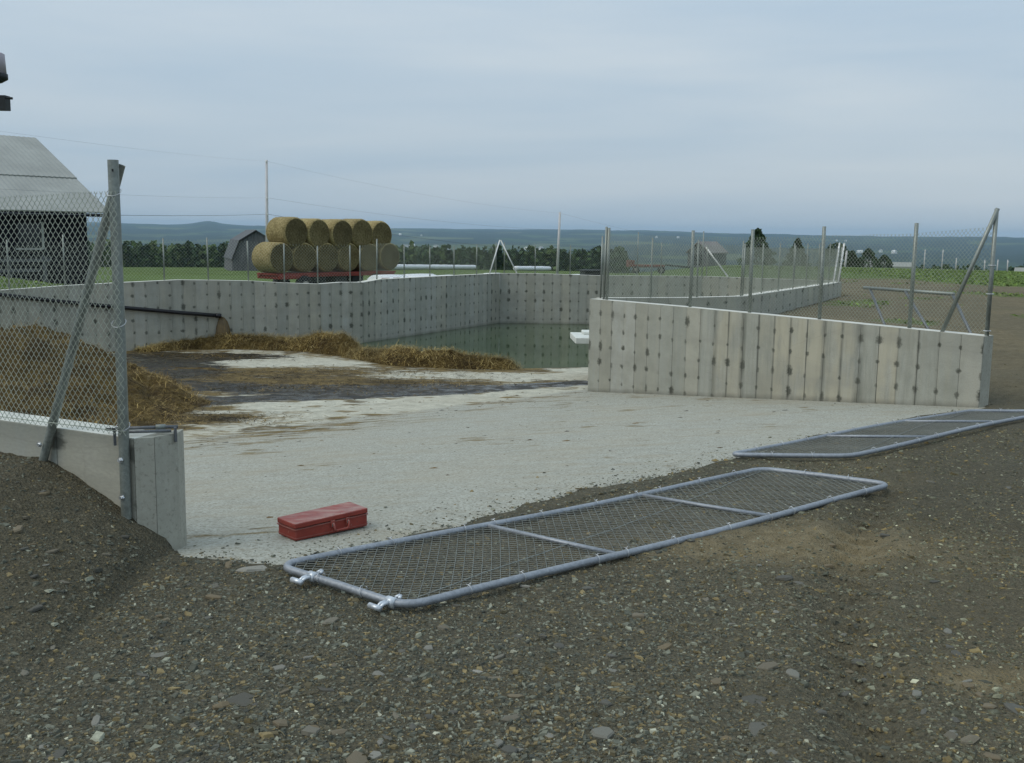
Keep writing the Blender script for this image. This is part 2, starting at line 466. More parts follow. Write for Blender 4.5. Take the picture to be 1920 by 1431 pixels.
def mat_ground():
    t = NT("shale_gravel_and_grass")
    P = t.coord("Object")
    n1 = t.noise(0.55, 5, 0.6, P); n2 = t.noise(9, 6, 0.68, P); n3 = t.noise(60, 5, 0.7, P)
    vor = t.node("ShaderNodeTexVoronoi"); vor.inputs["Scale"].default_value = 75; t.link(t.mapping(P, (1, 1, 1)), vor.inputs["Vector"])
    vcol = t.node("ShaderNodeSeparateColor"); t.link(vor.outputs["Color"], vcol.inputs[0])
    g = t.ramp(n3.outputs["Fac"], [(0.30, (0.035, 0.033, 0.022)), (0.47, (0.122, 0.117, 0.080)), (0.62, (0.175, 0.168, 0.118)), (0.78, (0.26, 0.24, 0.18))])
    g = t.mix(0.5, g, t.ramp(vcol.outputs[0], [(0.0, (0.030, 0.028, 0.022)), (0.5, (0.090, 0.084, 0.062)), (0.88, (0.145, 0.118, 0.070)), (1.0, (0.24, 0.22, 0.165))]))
    g = t.mix(t.ramp(n1.outputs["Fac"], [(0.45, 0.0), (0.72, 0.55)]), g, t.ramp(n2.outputs["Fac"], [(0.3, (0.055, 0.045, 0.024)), (0.7, (0.135, 0.112, 0.068))]))
    clay = t.attr("clay")
    g = t.mix(clay, g, t.ramp(n2.outputs["Fac"], [(0.3, (0.155, 0.124, 0.066)), (0.7, (0.30, 0.25, 0.152))]))
    gr = t.attr("grass")
    gcol = t.ramp(n2.outputs["Fac"], [(0.28, (0.075, 0.120, 0.026)), (0.55, (0.115, 0.178, 0.040)), (0.78, (0.155, 0.215, 0.056))])
    gcol = t.mix(t.ramp(n1.outputs["Fac"], [(0.4, 0.0), (0.7, 0.5)]), gcol, (0.085, 0.105, 0.035))
    c = t.mix(gr, g, gcol)
    t.set(c, 0.92, 0, 0.2)
    t.bump(t.math('ADD', n3.outputs["Fac"], t.math('MULTIPLY', vor.outputs["Distance"], 0.8)), 1.0, 0.022)
    return t.m
M['ground'] = mat_ground()

def mat_terrain():
    t = NT("distant_fields_and_woods")
    P = t.coord("Object")
    dist = t.attr("far")
    n1 = t.noise(0.0016, 4, 0.55, P); n2 = t.noise(0.012, 5, 0.65, P); n3 = t.noise(0.12, 4, 0.7, P)
    v = t.node("ShaderNodeTexVoronoi"); v.inputs["Scale"].default_value = 0.0035; t.link(t.mapping(P, (1.0, 0.45, 1), (0, 0, R(20))), v.inputs["Vector"])
    vs = t.node("ShaderNodeSeparateColor"); t.link(v.outputs["Color"], vs.inputs[0])
    wood = t.ramp(n3.outputs["Fac"], [(0.3, (0.014, 0.026, 0.018)), (0.7, (0.040, 0.062, 0.036))])
    field = t.ramp(vs.outputs[1], [(0.0, (0.055, 0.095, 0.03)), (0.5, (0.10, 0.135, 0.05)), (1.0, (0.15, 0.16, 0.075))])
    isf = t.math('MULTIPLY', t.ramp(vs.outputs[0], [(0.64, 0.0), (0.68, 0.85)]), t.ramp(n1.outputs["Fac"], [(0.42, 0.0), (0.55, 1.0)]))
    c = t.mix(isf, wood, field)
    near = t.ramp(t.noise(0.35, 6, 0.65, P).outputs["Fac"], [(0.3, (0.06, 0.095, 0.024)), (0.7, (0.12, 0.165, 0.045))])
    c = t.mix(dist, near, c)
    t.set(c, 0.95, 0, 0.1)
    t.bump(n3.outputs["Fac"], 1.0, 4.0)
    return t.m
M['terrain'] = mat_terrain()

def mat_vcol(name, rough=0.85, spec=0.25, bump=0.2, bscale=60, bd=0.003, var=0.3):
    t = NT(name)
    n = t.noise(bscale, 4, 0.65, t.coord("Object"))
    c = t.mix(1.0, t.attr("tint", "Color"), t.ramp(n.outputs["Fac"], [(0.3, 1 - var), (0.7, 1 + var * 0.6)]), 'MULTIPLY')
    t.set(c, rough, 0, spec)
    if bump: t.bump(n.outputs["Fac"], bump, bd)
    return t.m
M['chips'] = mat_vcol("shale_chips", 0.8)
M['leaf'] = mat_vcol("foliage", 0.75, 0.2, 0, 3, var=0.35)
M['straw'] = mat_vcol("straw_strands", 0.8, 0.25, 0)
M['stone'] = None
def mat_stone():
    t = NT("slate_stone")
    oi = t.node("ShaderNodeObjectInfo")
    n = t.noise(35, 5, 0.65, t.coord("Object"))
    base = t.ramp(oi.outputs["Random"], [(0.0, (0.075, 0.073, 0.060)), (0.35, (0.12, 0.118, 0.098)), (0.6, (0.16, 0.125, 0.072)), (0.8, (0.165, 0.162, 0.135)), (0.95, (0.20, 0.195, 0.165)), (1.0, (0.30, 0.29, 0.25))])
    c = t.mix(1.0, base, t.ramp(n.outputs["Fac"], [(0.3, 0.7), (0.7, 1.2)]), 'MULTIPLY')
    t.set(c, 0.8, 0, 0.3); t.bump(n.outputs["Fac"], 0.3, 0.004)
    return t.m
M['stone'] = mat_stone()

def mat_water():
    t = NT("murky_green_water")
    P = t.coord("Object")
    n = t.noise(1.2, 3, 0.5, P); n2 = t.noise(0.5, 4, 0.6, P)
    t.set(t.ramp(n2.outputs["Fac"], [(0.35, (0.022, 0.044, 0.016)), (0.7, (0.065, 0.098, 0.045))]), 0.035, 0, 0.5)
    t.b.inputs["IOR"].default_value = 1.33
    t.bump(n.outputs["Fac"], 0.05, 0.02)
    return t.m
M['water'] = mat_water()

def mat_manure():
    t = NT("strawy_manure")
    P = t.coord("Object")
    n = t.noise(6, 6, 0.7, P); n2 = t.noise(38, 5, 0.75, t.mapping(P, (1, 1, 2.2)))
    c = t.ramp(n2.outputs["Fac"], [(0.3, (0.050, 0.032, 0.010)), (0.5, (0.175, 0.120, 0.038)), (0.72, (0.34, 0.25, 0.09))])
    c = t.mix(t.ramp(n.outputs["Fac"], [(0.38, 0.75), (0.62, 0.0)]), c, (0.065, 0.042, 0.014))
    n4 = t.noise(1.7, 5, 0.65, P)
    c = t.mix(t.ramp(n4.outputs["Fac"], [(0.45, 0.0), (0.6, 0.8)]), c, (0.045, 0.028, 0.011))
    t.set(c, 0.9, 0, 0.2); t.bump(t.math('ADD', n2.outputs["Fac"], n.outputs["Fac"]), 1.0, 0.04)
    return t.m
M['manure'] = mat_manure()

def mat_hay(name, k=1.0):
    t = NT(name)
    P = t.coord("Object")
    n = t.noise(14, 6, 0.72, t.mapping(P, (1, 1, 1))); n2 = t.noise(2.2, 4, 0.6, P)
    c = t.ramp(n.outputs["Fac"], [(0.28, (0.085 * k, 0.066 * k, 0.022 * k)), (0.5, (0.26 * k, 0.215 * k, 0.105 * k)), (0.75, (0.42 * k, 0.365 * k, 0.21 * k))])
    oi = t.node("ShaderNodeObjectInfo")
    c = t.mix(t.ramp(n2.outputs["Fac"], [(0.45, 0.0), (0.75, 0.55)]), c, (0.085 * k, 0.062 * k, 0.022 * k))
    c = t.mix(1.0, c, t.ramp(oi.outputs["Random"], [(0, (0.80, 0.78, 0.75)), (1, (1.15, 1.12, 1.05))]), 'MULTIPLY')
    t.set(c, 0.9, 0, 0.15); t.bump(n.outputs["Fac"], 1.0, 0.05)
    return t.m
M['hay'] = mat_hay("hay_side", 1.3)
M['hay_end'] = mat_hay("shaded_hay_end", 0.52)  # same hay, darkened: the shade on the bale ends is put into the colour

def mat_corr(name, c):
    t = NT(name)
    P = t.coord("Object")
    n = t.noise(0.5, 5, 0.6, P); n2 = t.noise(6, 4, 0.6, P)
    cc = t.ramp(n.outputs["Fac"], [(0.3, tuple(x * .82 for x in c)), (0.7, tuple(x * 1.1 for x in c))])
    cc = t.mix(t.ramp(n2.outputs["Fac"], [(0.5, 0), (0.8, .35)]), cc, tuple(x * .6 for x in c))
    t.set(cc, 0.6, 0.1, 0.35)
    return t.m
M['roof'] = mat_corr("weathered_metal_roof", (0.30, 0.31, 0.285))
M['roof2'] = mat_corr("faded_roofing", (0.24, 0.22, 0.21))
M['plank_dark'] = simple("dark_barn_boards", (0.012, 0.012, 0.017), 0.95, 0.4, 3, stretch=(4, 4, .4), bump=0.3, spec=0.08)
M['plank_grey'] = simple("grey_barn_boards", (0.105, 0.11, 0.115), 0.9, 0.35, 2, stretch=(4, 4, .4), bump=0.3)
M['trim'] = simple("weathered_trim", (0.36, 0.37, 0.35), 0.8, 0.25, 6)
M['glass'] = simple("dark_window_pane", (0.02, 0.025, 0.03), 0.08, 0.2, 2, bump=0)
M['white_plastic'] = simple("white_silage_wrap", (0.72, 0.74, 0.76), 0.35, 0.08, 3, bump=0.35, bd=0.05)
M['pole'] = simple("grey_weathered_pole", (0.50, 0.49, 0.49), 0.85, 0.2, 4, stretch=(5, 5, .4))
M['cable'] = simple("overhead_cable", (0.10, 0.11, 0.13), 0.6, 0.1, 4, bump=0)
M['black_pipe'] = simple("black_plastic_pipe", (0.010, 0.010, 0.012), 0.4, 0.2, 6, bump=0)
M['brown_water'] = simple("brown_liquid", (0.11, 0.072, 0.022), 0.25, 0.35, 9, stretch=(4, 4, .6))
M['bark'] = simple("bark", (0.05, 0.04, 0.03), 0.95, 0.3, 6)
M['tyre'] = simple("tyre_rubber", (0.012, 0.012, 0.013), 0.8, 0.2, 8)
M['rim'] = simple("wheel_rim", (0.25, 0.24, 0.2), 0.5, 0.2, 6, bump=0)
M['wagon_red'] = simple("faded_red_paint", (0.21, 0.03, 0.02), 0.55, 0.35, 3, bump=0.1)
M['rust'] = simple('rusty_red_iron', (0.16, 0.045, 0.03), 0.8, 0.4, 4)
M['dark_box'] = simple("dark_painted_metal", (0.014, 0.017, 0.017), 0.6, 0.3, 3)
M['white_paint'] = simple("white_paint", (0.70, 0.70, 0.67), 0.6, 0.08, 3, bump=0)
M['pale_slab'] = simple("pale_new_concrete", (0.60, 0.62, 0.58), 0.8, 0.1, 6)
M['transformer'] = simple("grey_transformer_can", (0.33, 0.30, 0.33), 0.5, 0.12, 3, bump=0)
def mat_toolbox():
    t = NT("scuffed_red_paint")
    P = t.coord("Object")
    n = t.noise(9, 5, 0.65, P); n2 = t.noise(60, 4, 0.7, P)
    c = t.ramp(n.outputs["Fac"], [(0.3, (0.19, 0.022, 0.013)), (0.7, (0.27, 0.038, 0.024))])
    geo = t.node("ShaderNodeNewGeometry")
    sp = t.node("ShaderNodeSeparateXYZ"); t.link(geo.outputs["Normal"], sp.inputs[0])
    n3 = t.noise(5, 4, 0.6, t.mapping(P, (1.5, 6, 1)))
    dust = t.math('MULTIPLY', t.ramp(sp.outputs[2], [(0.6, 0), (0.9, 1)]), t.ramp(n3.outputs["Fac"], [(0.42, 0.08), (0.68, 0.6)]))
    c = t.mix(dust, c, (0.42, 0.33, 0.28))
    c = t.mix(t.ramp(n2.outputs["Fac"], [(0.62, 0), (0.68, .8)]), c, (0.07, 0.045, 0.04))
    c = t.mix(t.ramp(geo.outputs["Pointiness"], [(0.55, 0), (0.64, .4)]), c, (0.36, 0.22, 0.19))
    scr = t.noise(1.0, 3, .5, t.mapping(P, (6, 90, 40), (0, 0, R(43))))
    c = t.mix(t.ramp(scr.outputs["Fac"], [(0.70, 0), (0.74, .4)]), c, (0.38, 0.27, 0.24))
    t.set(c, t.ramp(n.outputs["Fac"], [(0.3, 0.42), (0.7, 0.62)]), 0, 0.4)
    t.bump(n2.outputs["Fac"], 0.08, 0.002)
    return t.m
M['toolbox'] = mat_toolbox()

# ------------------------------------------------------------------ the lie of the land
G0 = np.array([-1.65, 4.95]); G1 = np.array([5.0, 10.95])
GL = float(np.linalg.norm(G1 - G0))
GU = (G1 - G0) / GL
GN = np.array([-GU[1], GU[0]])
A0, A1, K, MM, NN = (-12.2, 18.64), (-3.4, 23.5), (-.38, 29.4), (5.3, 29.3), (8.5, 27.3)
R0, R1 = (1.16, 15.754), (4.97, 10.933)
V0, V1, V2 = (1.4, 15.95), (4.0, 18.0), (8.4, 26.7)
L0, L1 = (-1.866, 5.043), (-6.3, 7.28)
TANK = [(-1.76, 5.15), (-6.2, 7.42), (-13.5, 11.0), (-12.6, 18.55), (-3.45, 23.62), (-.42, 29.52), (5.35, 29.42), (8.62, 27.35), (8.48, 26.66), (4.08, 17.9), (1.42, 15.8), (5.05, 11.05)]

def st(x, y):
    dx, dy = x - G0[0], y - G0[1]
    return dx * GN[0] + dy * GN[1], dx * GU[0] + dy * GU[1]

EDGE = [(-1.675, 5.01), (-1.608, 4.961), (-1.362, 4.90), (-1.10, 4.85), (-.95, 5.0), (-.56, 5.36), (.075, 6.05), (.495, 6.59), (1.19, 7.24), (1.72, 7.8), (2.44, 8.65), (3.27, 9.5), (4.39, 10.54), (5.02, 10.93)]
_es = [st(np.array(p[0]), np.array(p[1])) for p in EDGE]
def sfront(x, y):
    """distance behind the slab's front edge"""
    s, t = st(x, y)
    return s - np.interp(t, [float(q[1]) for q in _es], [float(q[0]) for q in _es]), t
TANK = TANK + [(p[0] + GN[0] * -.15, p[1] + GN[1] * -.15) for p in EDGE[:1:-1]] + [(-1.60, 4.93), (-1.69, 5.03)]

def z0(t):
    return -0.155 * np.clip(t / GL, 0, 1.08)

def profile_l(r):
    return np.interp(r, [0, 20, 25, 36, 45, 65, 100, 140, 210, 260, 300, 500, 1000, 2500, 5000, 8000, 10000, 15000],
                     [0, 0, -.1, -.85, -.95, -1.3, -2.2, -3.5, -5.7, -7.1, -12, -22, -42, -75, -40, 30, 50, 30])
def profile_r(r):
    return np.interp(r, [0, 60, 80, 110, 160, 300, 500, 1000, 2500, 5000, 8000, 10000, 15000],
                     [0, 0, -.4, -1.16, -3.2, -12, -22, -42, -75, -40, 22, 40, 30])
def land(x, y):
    r = np.hypot(x, y)
    a = x / np.maximum(np.abs(y), 1e-3)
    w = S((a - 0.06) / 0.16)
    z = profile_l(r) * (1 - w) + profile_r(r) * w
    k = S((r - 1500) / 5000)
    ang = np.arctan2(x, np.maximum(y, 1.0))
    z = z + k * (42 * (fbm(ang * 7 + 3, r / 2600, 5, 4) - .5) + 12 * (fbm(ang * 40, r / 900, 9, 3) - .5))
    z = z + k * 30 * np.exp(-((ang + 0.284) / 0.014) ** 2) * S((r - 6000) / 2500)
    return z

def ground_z(x, y):
    x = np.asarray(x, float); y = np.asarray(y, float)
    z = land(x, y)
    s, t = st(x, y)
    # hollow in front of the gateway's right end, and the yard behind the right wall
    z = z + 0.18 * S((y - 13.5) / 4) * S((x - 1.5) / 3) * (1 - S((y - 30) / 14))
    wgt = np.exp(-(np.minimum(s, 0) / 1.4) ** 2) * S((t + .6) / .6) * (1 - S((t - GL - .2) / 1.6))
    z = z * (1 - wgt) + (z0(t) + 0.012) * wgt
    # the bank against the left wall
    m = np.clip((-1.735 - x) / .72, 0, 1) ** .62
    z = z + 0.40 * m * S((y - 3.0) / 1.9) * (1 - S((y - 9) / 3))
    # ruts, lumps
    # wheel ruts swinging in towards the gateway
    for off_ in (0.0, 1.45):
        cxr = 1.15 + off_ + 0.16 * (y - 3.0) + 0.055 * (y - 3.0) ** 2
        q = np.exp(-((x - cxr) / .13) ** 2); q2 = np.exp(-((np.abs(x - cxr) - .22) / .08) ** 2)
        kk = (1 - S((y - 7.0) / 2.0)) * S((-s - .9) / .8)
        z = z + kk * (-.042 * q + .020 * q2 + .012 * q * np.sign(np.sin(y * 34 + 3 * (x - cxr) / .13)))
    near = 1 - S((np.hypot(x, y) - 25) / 25)
    z = z + near * (0.030 * (fbm(x * 1.3, y * 1.3, 21, 3) - .5) + 0.020 * (fbm(x * 5, y * 5, 22, 3) - .5))
    fine = 1 - S((np.hypot(x, y) - 9) / 4)
    z = z + fine * (0.012 * (vnoise(x * 21, y * 21, 31) - .5) + 0.008 * (vnoise(x * 45, y * 45, 32) - .5))
    return z

WIND = [(-7.6, 21.0), (-6.7, 21.9), (-5.4, 22.0), (-4.06, 21.7), (-3.0, 20.7), (-2.0, 19.5), (-1.0, 19.15), (0.1, 19.0)]
def yline(x):
    return np.interp(x, [-14, -6.7, -5.4, -4.06, -3.0, -2.0, -1.0, 0.1, 1.6, 3, 9], [30, 22.4, 22.2, 21.8, 20.7, 19.5, 19.15, 18.9, 19.2, 19.4, 20])
def floor_z(x, y):
    x = np.asarray(x, float); y = np.asarray(y, float)
    s, t = st(x, y)
    k = np.clip(s / 6.5, 0, 1)
    z = z0(t) * (1 - k) - 0.80 * k
    z = np.where(s > 6.5, -0.80 - 0.010 * (s - 6.5), z)
    z = np.maximum(z, -0.855)
    q = np.maximum(0, y - yline(x))
    z = z - np.minimum(0.17 * q, 0.6)
    z = z + 0.008 * (fbm(x * 1.1, y * 1.1, 41, 3) - .5)
    return z

# ---- ground sheet
def axis(knots):
    out = []
    for (a, b, step) in knots:
        n = max(1, int(round((b - a) / step)))
        out.extend(list(np.linspace(a, b, n, endpoint=False)))
    out.append(knots[-1][1])
    return np.array(out)
gx = axis([(-70, -16, 1.5), (-16, -3.2, 0.11), (-3.2, 3.4, 0.028), (3.4, 10, 0.10), (10, 24, .4), (24, 70, 1.5)])
gy = axis([(-8, 2.5, 0.7), (2.5, 6.6, 0.028), (6.6, 12, 0.08), (12, 31, 0.11), (31, 52, .6), (52, 78, 1.3)])
X, Y = np.meshgrid(gx, gy, indexing='ij')
Z = ground_z(X, Y)
inside = in_poly(X, Y, TANK)
s_, t_ = st(X, Y)
edge_n = 0.05 * (fbm(X * 2.2, Y * 2.2, 51, 4) - .45)
sf_, _t = sfront(X, Y)
front = S((sf_ + edge_n * 5 + 0.06) / 0.45)
slabz = floor_z(X, Y)
dip = np.where(sf_ < 0.75, slabz - 0.10 * front + 0.012 * (1 - front), -1.75)
Z = np.where(inside & (seg_dist(X, Y, TANK, True) > 0.02), np.where(sf_ < 0.75, dip, -1.75), Z)
# grass mask
field_line = np.interp(Y, [20, 25, 33, 37, 41, 50, 54, 60], [9.8 + 4, 13.6, 16.2, 15.8, 15.5, 16.3, 14, 6])
en = 1.8 * (fbm(X * .5, Y * .5, 61, 4) - .5)
grass = S((X - field_line + en) / 0.8) * S((Y - 15) / 6)
grass = np.maximum(grass, S((Y - 40 + 3 * en) / 5) * (X > 0))
grass = np.maximum(grass, S((Y - 26.0 - 0.10 * X + 2 * en) / 2.2) * (X < 3))
weeds = S((fbm(X * .7, Y * .7, 63, 4) - .64) / .08) * S((Y - 12) / 6) * 0.6
grass = np.maximum(grass, weeds * (X > 3))
grass = np.where(inside, 0, grass)
clay = 1.1 * np.exp(-(((X - 1.72) / .62) ** 2 + ((Y - 5.45) / .36) ** 2)) + 1.1 * np.exp(-(((X - 1.80) / .24) ** 2 + ((Y - 3.66) / .12) ** 2)) + .6 * np.exp(-(((X - 1.0) / .9) ** 2 + ((Y - 5.2) / .22) ** 2))
clay = clay + 0.16 * S((fbm(X * .8 + 3, Y * .8, 65, 4) - .5) / .15) * S((X + .5) / 2.5)
clay = clay + .5 * S((Y - 9.5) / 4) * S((X - 1.5) / 2)
clay = np.clip(clay * (0.6 + .8 * fbm(X * 6, Y * 6, 66, 3)), 0, 1)
ground = np_mesh("ground", np.stack([X.ravel(), Y.ravel(), Z.ravel()], 1), grid_faces(len(gx), len(gy)), M['ground'], attrs={"grass": grass, "clay": clay})
tag(ground, "dark shale gravel yard running into green grass", "gravel ground", kind="structure")

# ---- far land: down into the wooded valley and up to the hills
th = np.linspace(R(-62), R(62), 520)
rr = np.concatenate([np.linspace(50, 300, 60, endpoint=False), np.geomspace(300, 3000, 60, endpoint=False), np.linspace(3000, 15000, 110)])
TH, RR = np.meshgrid(th, rr, indexing='ij')
FX, FY = RR * np.sin(TH), RR * np.cos(TH)
FZ = land(FX, FY) - 0.06 - 0.5 * (1 - S((RR - 55) / 25))
FZ = FZ + S((RR - 400) / 1500) * 7 * (vnoise(FX / 60, FY / 60, 71) - .5)
hills = np_mesh("hills", np.stack([FX.ravel(), FY.ravel(), FZ.ravel()], 1), grid_faces(len(th), len(rr)), M['terrain'], attrs={"far": S((RR - 260) / 120)})
tag(hills, "far wooded valley and low blue hills on the horizon", "hills", kind="structure")

# ---- concrete floor and ramp
fx = np.arange(-13.6, 8.9, 0.065); fy = np.arange(4.7, 29.6, 0.065)
X, Y = np.meshgrid(fx, fy, indexing='ij')
Z = floor_z(X, Y)
s_, t_ = st(X, Y)
ramp_a = 1 - S((s_ - 6.35 + .3 * (fbm(X * 1.5, Y * 1.5, 81, 3) - .5)) / 0.22)
def ell(cx, cy, rx, ry, a=0.0):
    ca, sa = math.cos(a), math.sin(a)
    dx, dy = X - cx, Y - cy
    return np.exp(-(((dx * ca + dy * sa) / rx) ** 2 + ((-dx * sa + dy * ca) / ry) ** 2))
nz = fbm(X * 1.4, Y * 1.4, 83, 5)
dirt = 1.15 * ell(-4.6, 17.6, 1.7, .95) + 1.0 * ell(-3.6, 16.2, 1.9, .8) + .95 * ell(-5.2, 14.3, 1.5, .9) + .9 * ell(-4.0, 13.2, .9, .35, .5) + .8 * ell(-1.8, 16.9, 1.6, .55) + .6 * ell(-4.6, 12.2, .9, .4, .6) + .5 * ell(.35, 17.0, .9, .22, .2) + .9 * ell(-8, 16, 2.6, 3.2)
dirt += 0.9 * np.exp(-(seg_dist(X, Y, WIND) / .75) ** 2) + .5 * ell(-2.6, 18.2, 2.4, .8) + .30 * ell(-3, 11.8, 2.6, 1.0, .7)
dirt += .45 * S((fbm(X * 2.2, Y * 4.4, 85, 5) - .6) / .1) * S((s_ - 5.0) / 1.4) + .17 * S((fbm(X * 1.6, Y * 1.6, 86, 5) - .60) / .12) * (1 - S((s_ - 5.5) / 1.2))
dirt = np.clip(dirt, 0, 1.2) * (0.45 + 1.0 * nz)
wetz = 1.0
clean = 1.1 * ell(-4.4, 19.5, 1.35, .42) + .9 * ell(-.7, 17.85, 1.9, .38) + .9 * ell(-.6, 15.3, 1.2, .16, .7) + .55 * ell(-3.15, 14.5, .6, .10, .2)
dirt = np.clip(dirt - clean, 0, 1.2)
wet = 1.2 * ell(-3.3, 16.0, 2.0, .5) + 1.0 * ell(-6.2, 17.4, 1.3, 1.5) + 1.0 * ell(-4.7, 14.3, 1.0, .5, .4) + .8 * ell(-1.6, 16.5, 1.5, .35, .15) + 1.5 * ell(-7.0, 19.4, 1.7, 1.3) + 1.0 * ell(-5.6, 20.4, 1.3, .5) + 1.1 * np.exp(-(seg_dist(X, Y, [(-5.1, 13.9), (-4.4, 14.9), (-2.6, 15.2), (-1.1, 15.75), (.2, 16.35), (1.15, 17.0)]) / (.20 + .14 * nz)) ** 2) + 1.0 * ell(-2.3, 15.75, 1.3, .32, .2) + .75 * ell(-4.8, 16.4, 1.2, .4) + 1.0 * ell(.1, 16.6, .8, .15, .42) + .55 * ell(-1.6, 17.3, 1.2, .25)
wet = np.clip(wet - .7 * clean, 0, 1.3) * (.55 + .75 * fbm(X * 2.4, Y * 2.4, 88, 4))
keep = in_poly(X, Y, TANK) | (seg_dist(X, Y, TANK, True) < 0.10)
keep &= sfront(X, Y)[0] > -0.12
F = grid_faces(len(fx), len(fy))
F = F[keep.ravel()[F].all(1)]
used = np.unique(F); remap = np.full(X.size, -1); remap[used] = np.arange(len(used))
V = np.stack([X.ravel(), Y.ravel(), Z.ravel()], 1)[used]
flo = np_mesh("concrete_floor", V, remap[F], M['floor'], attrs={"ramp": ramp_a.ravel()[used], "dirt": dirt.ravel()[used], "wet": wet.ravel()[used]})
tag(flo, "pale concrete ramp and stained tank floor", "concrete floor", kind="structure")

# ---- water in the tank
wp = [(-4.9, 21.4), (-3.42, 23.52), (-.40, 29.42), (5.3, 29.32), (8.5, 27.3), (8.4, 26.7), (4.0, 18.05), (1.2, 16.9)]
wm = MB(); wm.add([(p[0], p[1], -0.88) for p in wp], [tuple(range(len(wp)))][::-1])
water = wm.build("water", M['water'])
tag(water, "still green water standing in the far corner of the tank", "water", kind="structure")

# ------------------------------------------------------------------ cast walls with form panels
def uv_panel(o, uvs):
    l = o.data.uv_layers.new(name="uv")
    for lp in o.data.loops:
        l.data[lp.index].uv = uvs[lp.vertex_index]

def wall(name, label, P0, P1, th, tops, zbot, side, pw=0.246, endpanels=(), group="cast walls of the tank", run=lambda f: 0.0, miter=(0, 0), footz=None, v_off=0.0, u_off=0.0, end_mat='wall_end'):
    """P0-P1 is the line of the panelled face; side=+1 puts the body to the left of P0->P1"""
    P0 = Vector((P0[0], P0[1], 0)); P1 = Vector((P1[0], P1[1], 0))
    e = (P1 - P0); L = e.length; e = e / L
    nrm = Vector((-e.y, e.x, 0)) * side             # into the wall
    root = empty(name, (P0.x, P0.y, zbot))
    tag(root, label, "wall", group)
    fr = [f for f, z in tops]; zs = [z for f, z in tops]
    top = lambda f: float(np.interp(f, fr, zs))
    b = MB()
    cuts = fr
    n = len(cuts)
    vs = []
    for i, f in enumerate(cuts):
        p = P0 + e * (L * f) + nrm * 0.008
        q = P0 + e * (L * f + (miter[0] if i == 0 else miter[1] if i == n - 1 else 0)) + nrm * th
        z = top(f) + 0.003
        vs += [(p.x, p.y, zbot), (p.x, p.y, z), (q.x, q.y, zbot), (q.x, q.y, z)]
    fs = []
    for i in range(n - 1):
        a, c = 4 * i, 4 * (i + 1)
        fs += [(a, c, c + 1, a + 1), (a + 2, a + 3, c + 3, c + 2), (a + 1, c + 1, c + 3, a + 3), (a, a + 2, c + 2, c)]
    fs += [(0, 1, 3, 2), (4 * (n - 1), 4 * (n - 1) + 2, 4 * (n - 1) + 3, 4 * (n - 1) + 1)]
    b.add(vs, fs)
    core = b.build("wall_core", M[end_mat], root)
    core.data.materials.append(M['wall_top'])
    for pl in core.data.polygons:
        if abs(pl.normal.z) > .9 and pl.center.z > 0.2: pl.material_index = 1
    npan = max(1, int(round(L / pw)))
    pw = L / npan
    g = 0.0022
    for i in range(npan):
        u0, u1 = i * pw + g, (i + 1) * pw - g
        off = random.uniform(-0.0025, 0.0025)
        mid = [u0, u1]
        nv = 8
        vs, uvs, foot = [], [], []
        zlev = [zbot] + ([footz(u0 / L), footz(u0 / L) + 0.10] if footz else []) + [None]
        for uu in (u0, u1):
            for dn in (off, 0.012):
                p = P0 + e * uu + nrm * dn
                zl = [zbot] + ([footz(uu / L) + .0, footz(uu / L) + 0.07] if footz else []) + [top(uu / L)]
                for j, z in enumerate(zl):
                    vs.append((p.x, p.y, z)); uvs.append(((uu + u_off) * 0.246 / pw, z + v_off)); foot.append(1.0 if (footz and j <= 1) else 0.0)
        m = len(zl)
        A, B, C, D = 0, m, 2 * m, 3 * m       # front-left, back-left, front-right, back-right
        fs = []
        for j in range(m - 1):
            fs += [(A + j, C + j, C + j + 1, A + j + 1), (A + j, A + j + 1, B + j + 1, B + j), (C + j, D + j, D + j + 1, C + j + 1)]
        fs += [(A + m - 1, C + m - 1, D + m - 1, B + m - 1)]
        if side < 0: fs = [tuple(reversed(f)) for f in fs]
        pb = MB(); pb.add(vs, fs)
        o = pb.build("panel", M['wall'], root)
        uv_panel(o, uvs)
        at = o.data.attributes.new("foot", 'FLOAT', 'POINT'); at.data.foreach_set("value", foot)
        r_ = run((u0 + u1) / 2 / L)
        at = o.data.attributes.new("run", 'FLOAT', 'POINT'); at.data.foreach_set("value", [r_] * len(vs))
    return root

fz = lambda P0, P1: (lambda f: float(floor_z(P0[0] + (P1[0] - P0[0]) * f, P0[1] + (P1[1] - P0[1]) * f)))
wall("concrete_wall", "thick cast wall right of the gateway, streaked brown and grey, sloping top", R0, R1, 0.20,
     [(0, .652), (.3, .648), (.65, .628), (1, .605)], -1.3, +1, run=lambda f: float(S((f - .33) / .12) * (1 - S((f - .88) / .05))) + .12, footz=fz(R0, R1), v_off=0.05)
wall("concrete_wall", "long far-left tank wall behind the manure pile, with a black pipe along it", A0, A1, 0.22,
     [(0, .38), (.269, .405), (.385, .48), (.5, .535), (.6, .575), (.68, .56), (.75, .54), (.825, .49), (.9, .458), (.95, .49), (1, .485)], -1.5, +1, run=lambda f: .25 + .25 * random.random(), u_off=0.03)
wall("concrete_wall", "tank wall running back to the far corner left of the green water", A1, K, 0.22,
     [(0, .48), (.11, .53), (.5, .526), (1, .512)], -1.6, +1, run=lambda f: .15 + (.6 if f < .06 else 0) + .2 * random.random(), footz=lambda f: -.88)
wall("concrete_wall", "shaded far end wall of the tank facing the camera across the water", K, MM, 0.22,
     [(0, .512), (.17, .523), (.5, .49), (1, .515)], -1.6, +1, run=lambda f: .3, footz=lambda f: -.88)
wall("concrete_wall", "short far tank wall behind the mesh fence, right of the brace", MM, NN, 0.22,
     [(0, .515), (1, .51)], -1.6, +1, run=lambda f: .2)
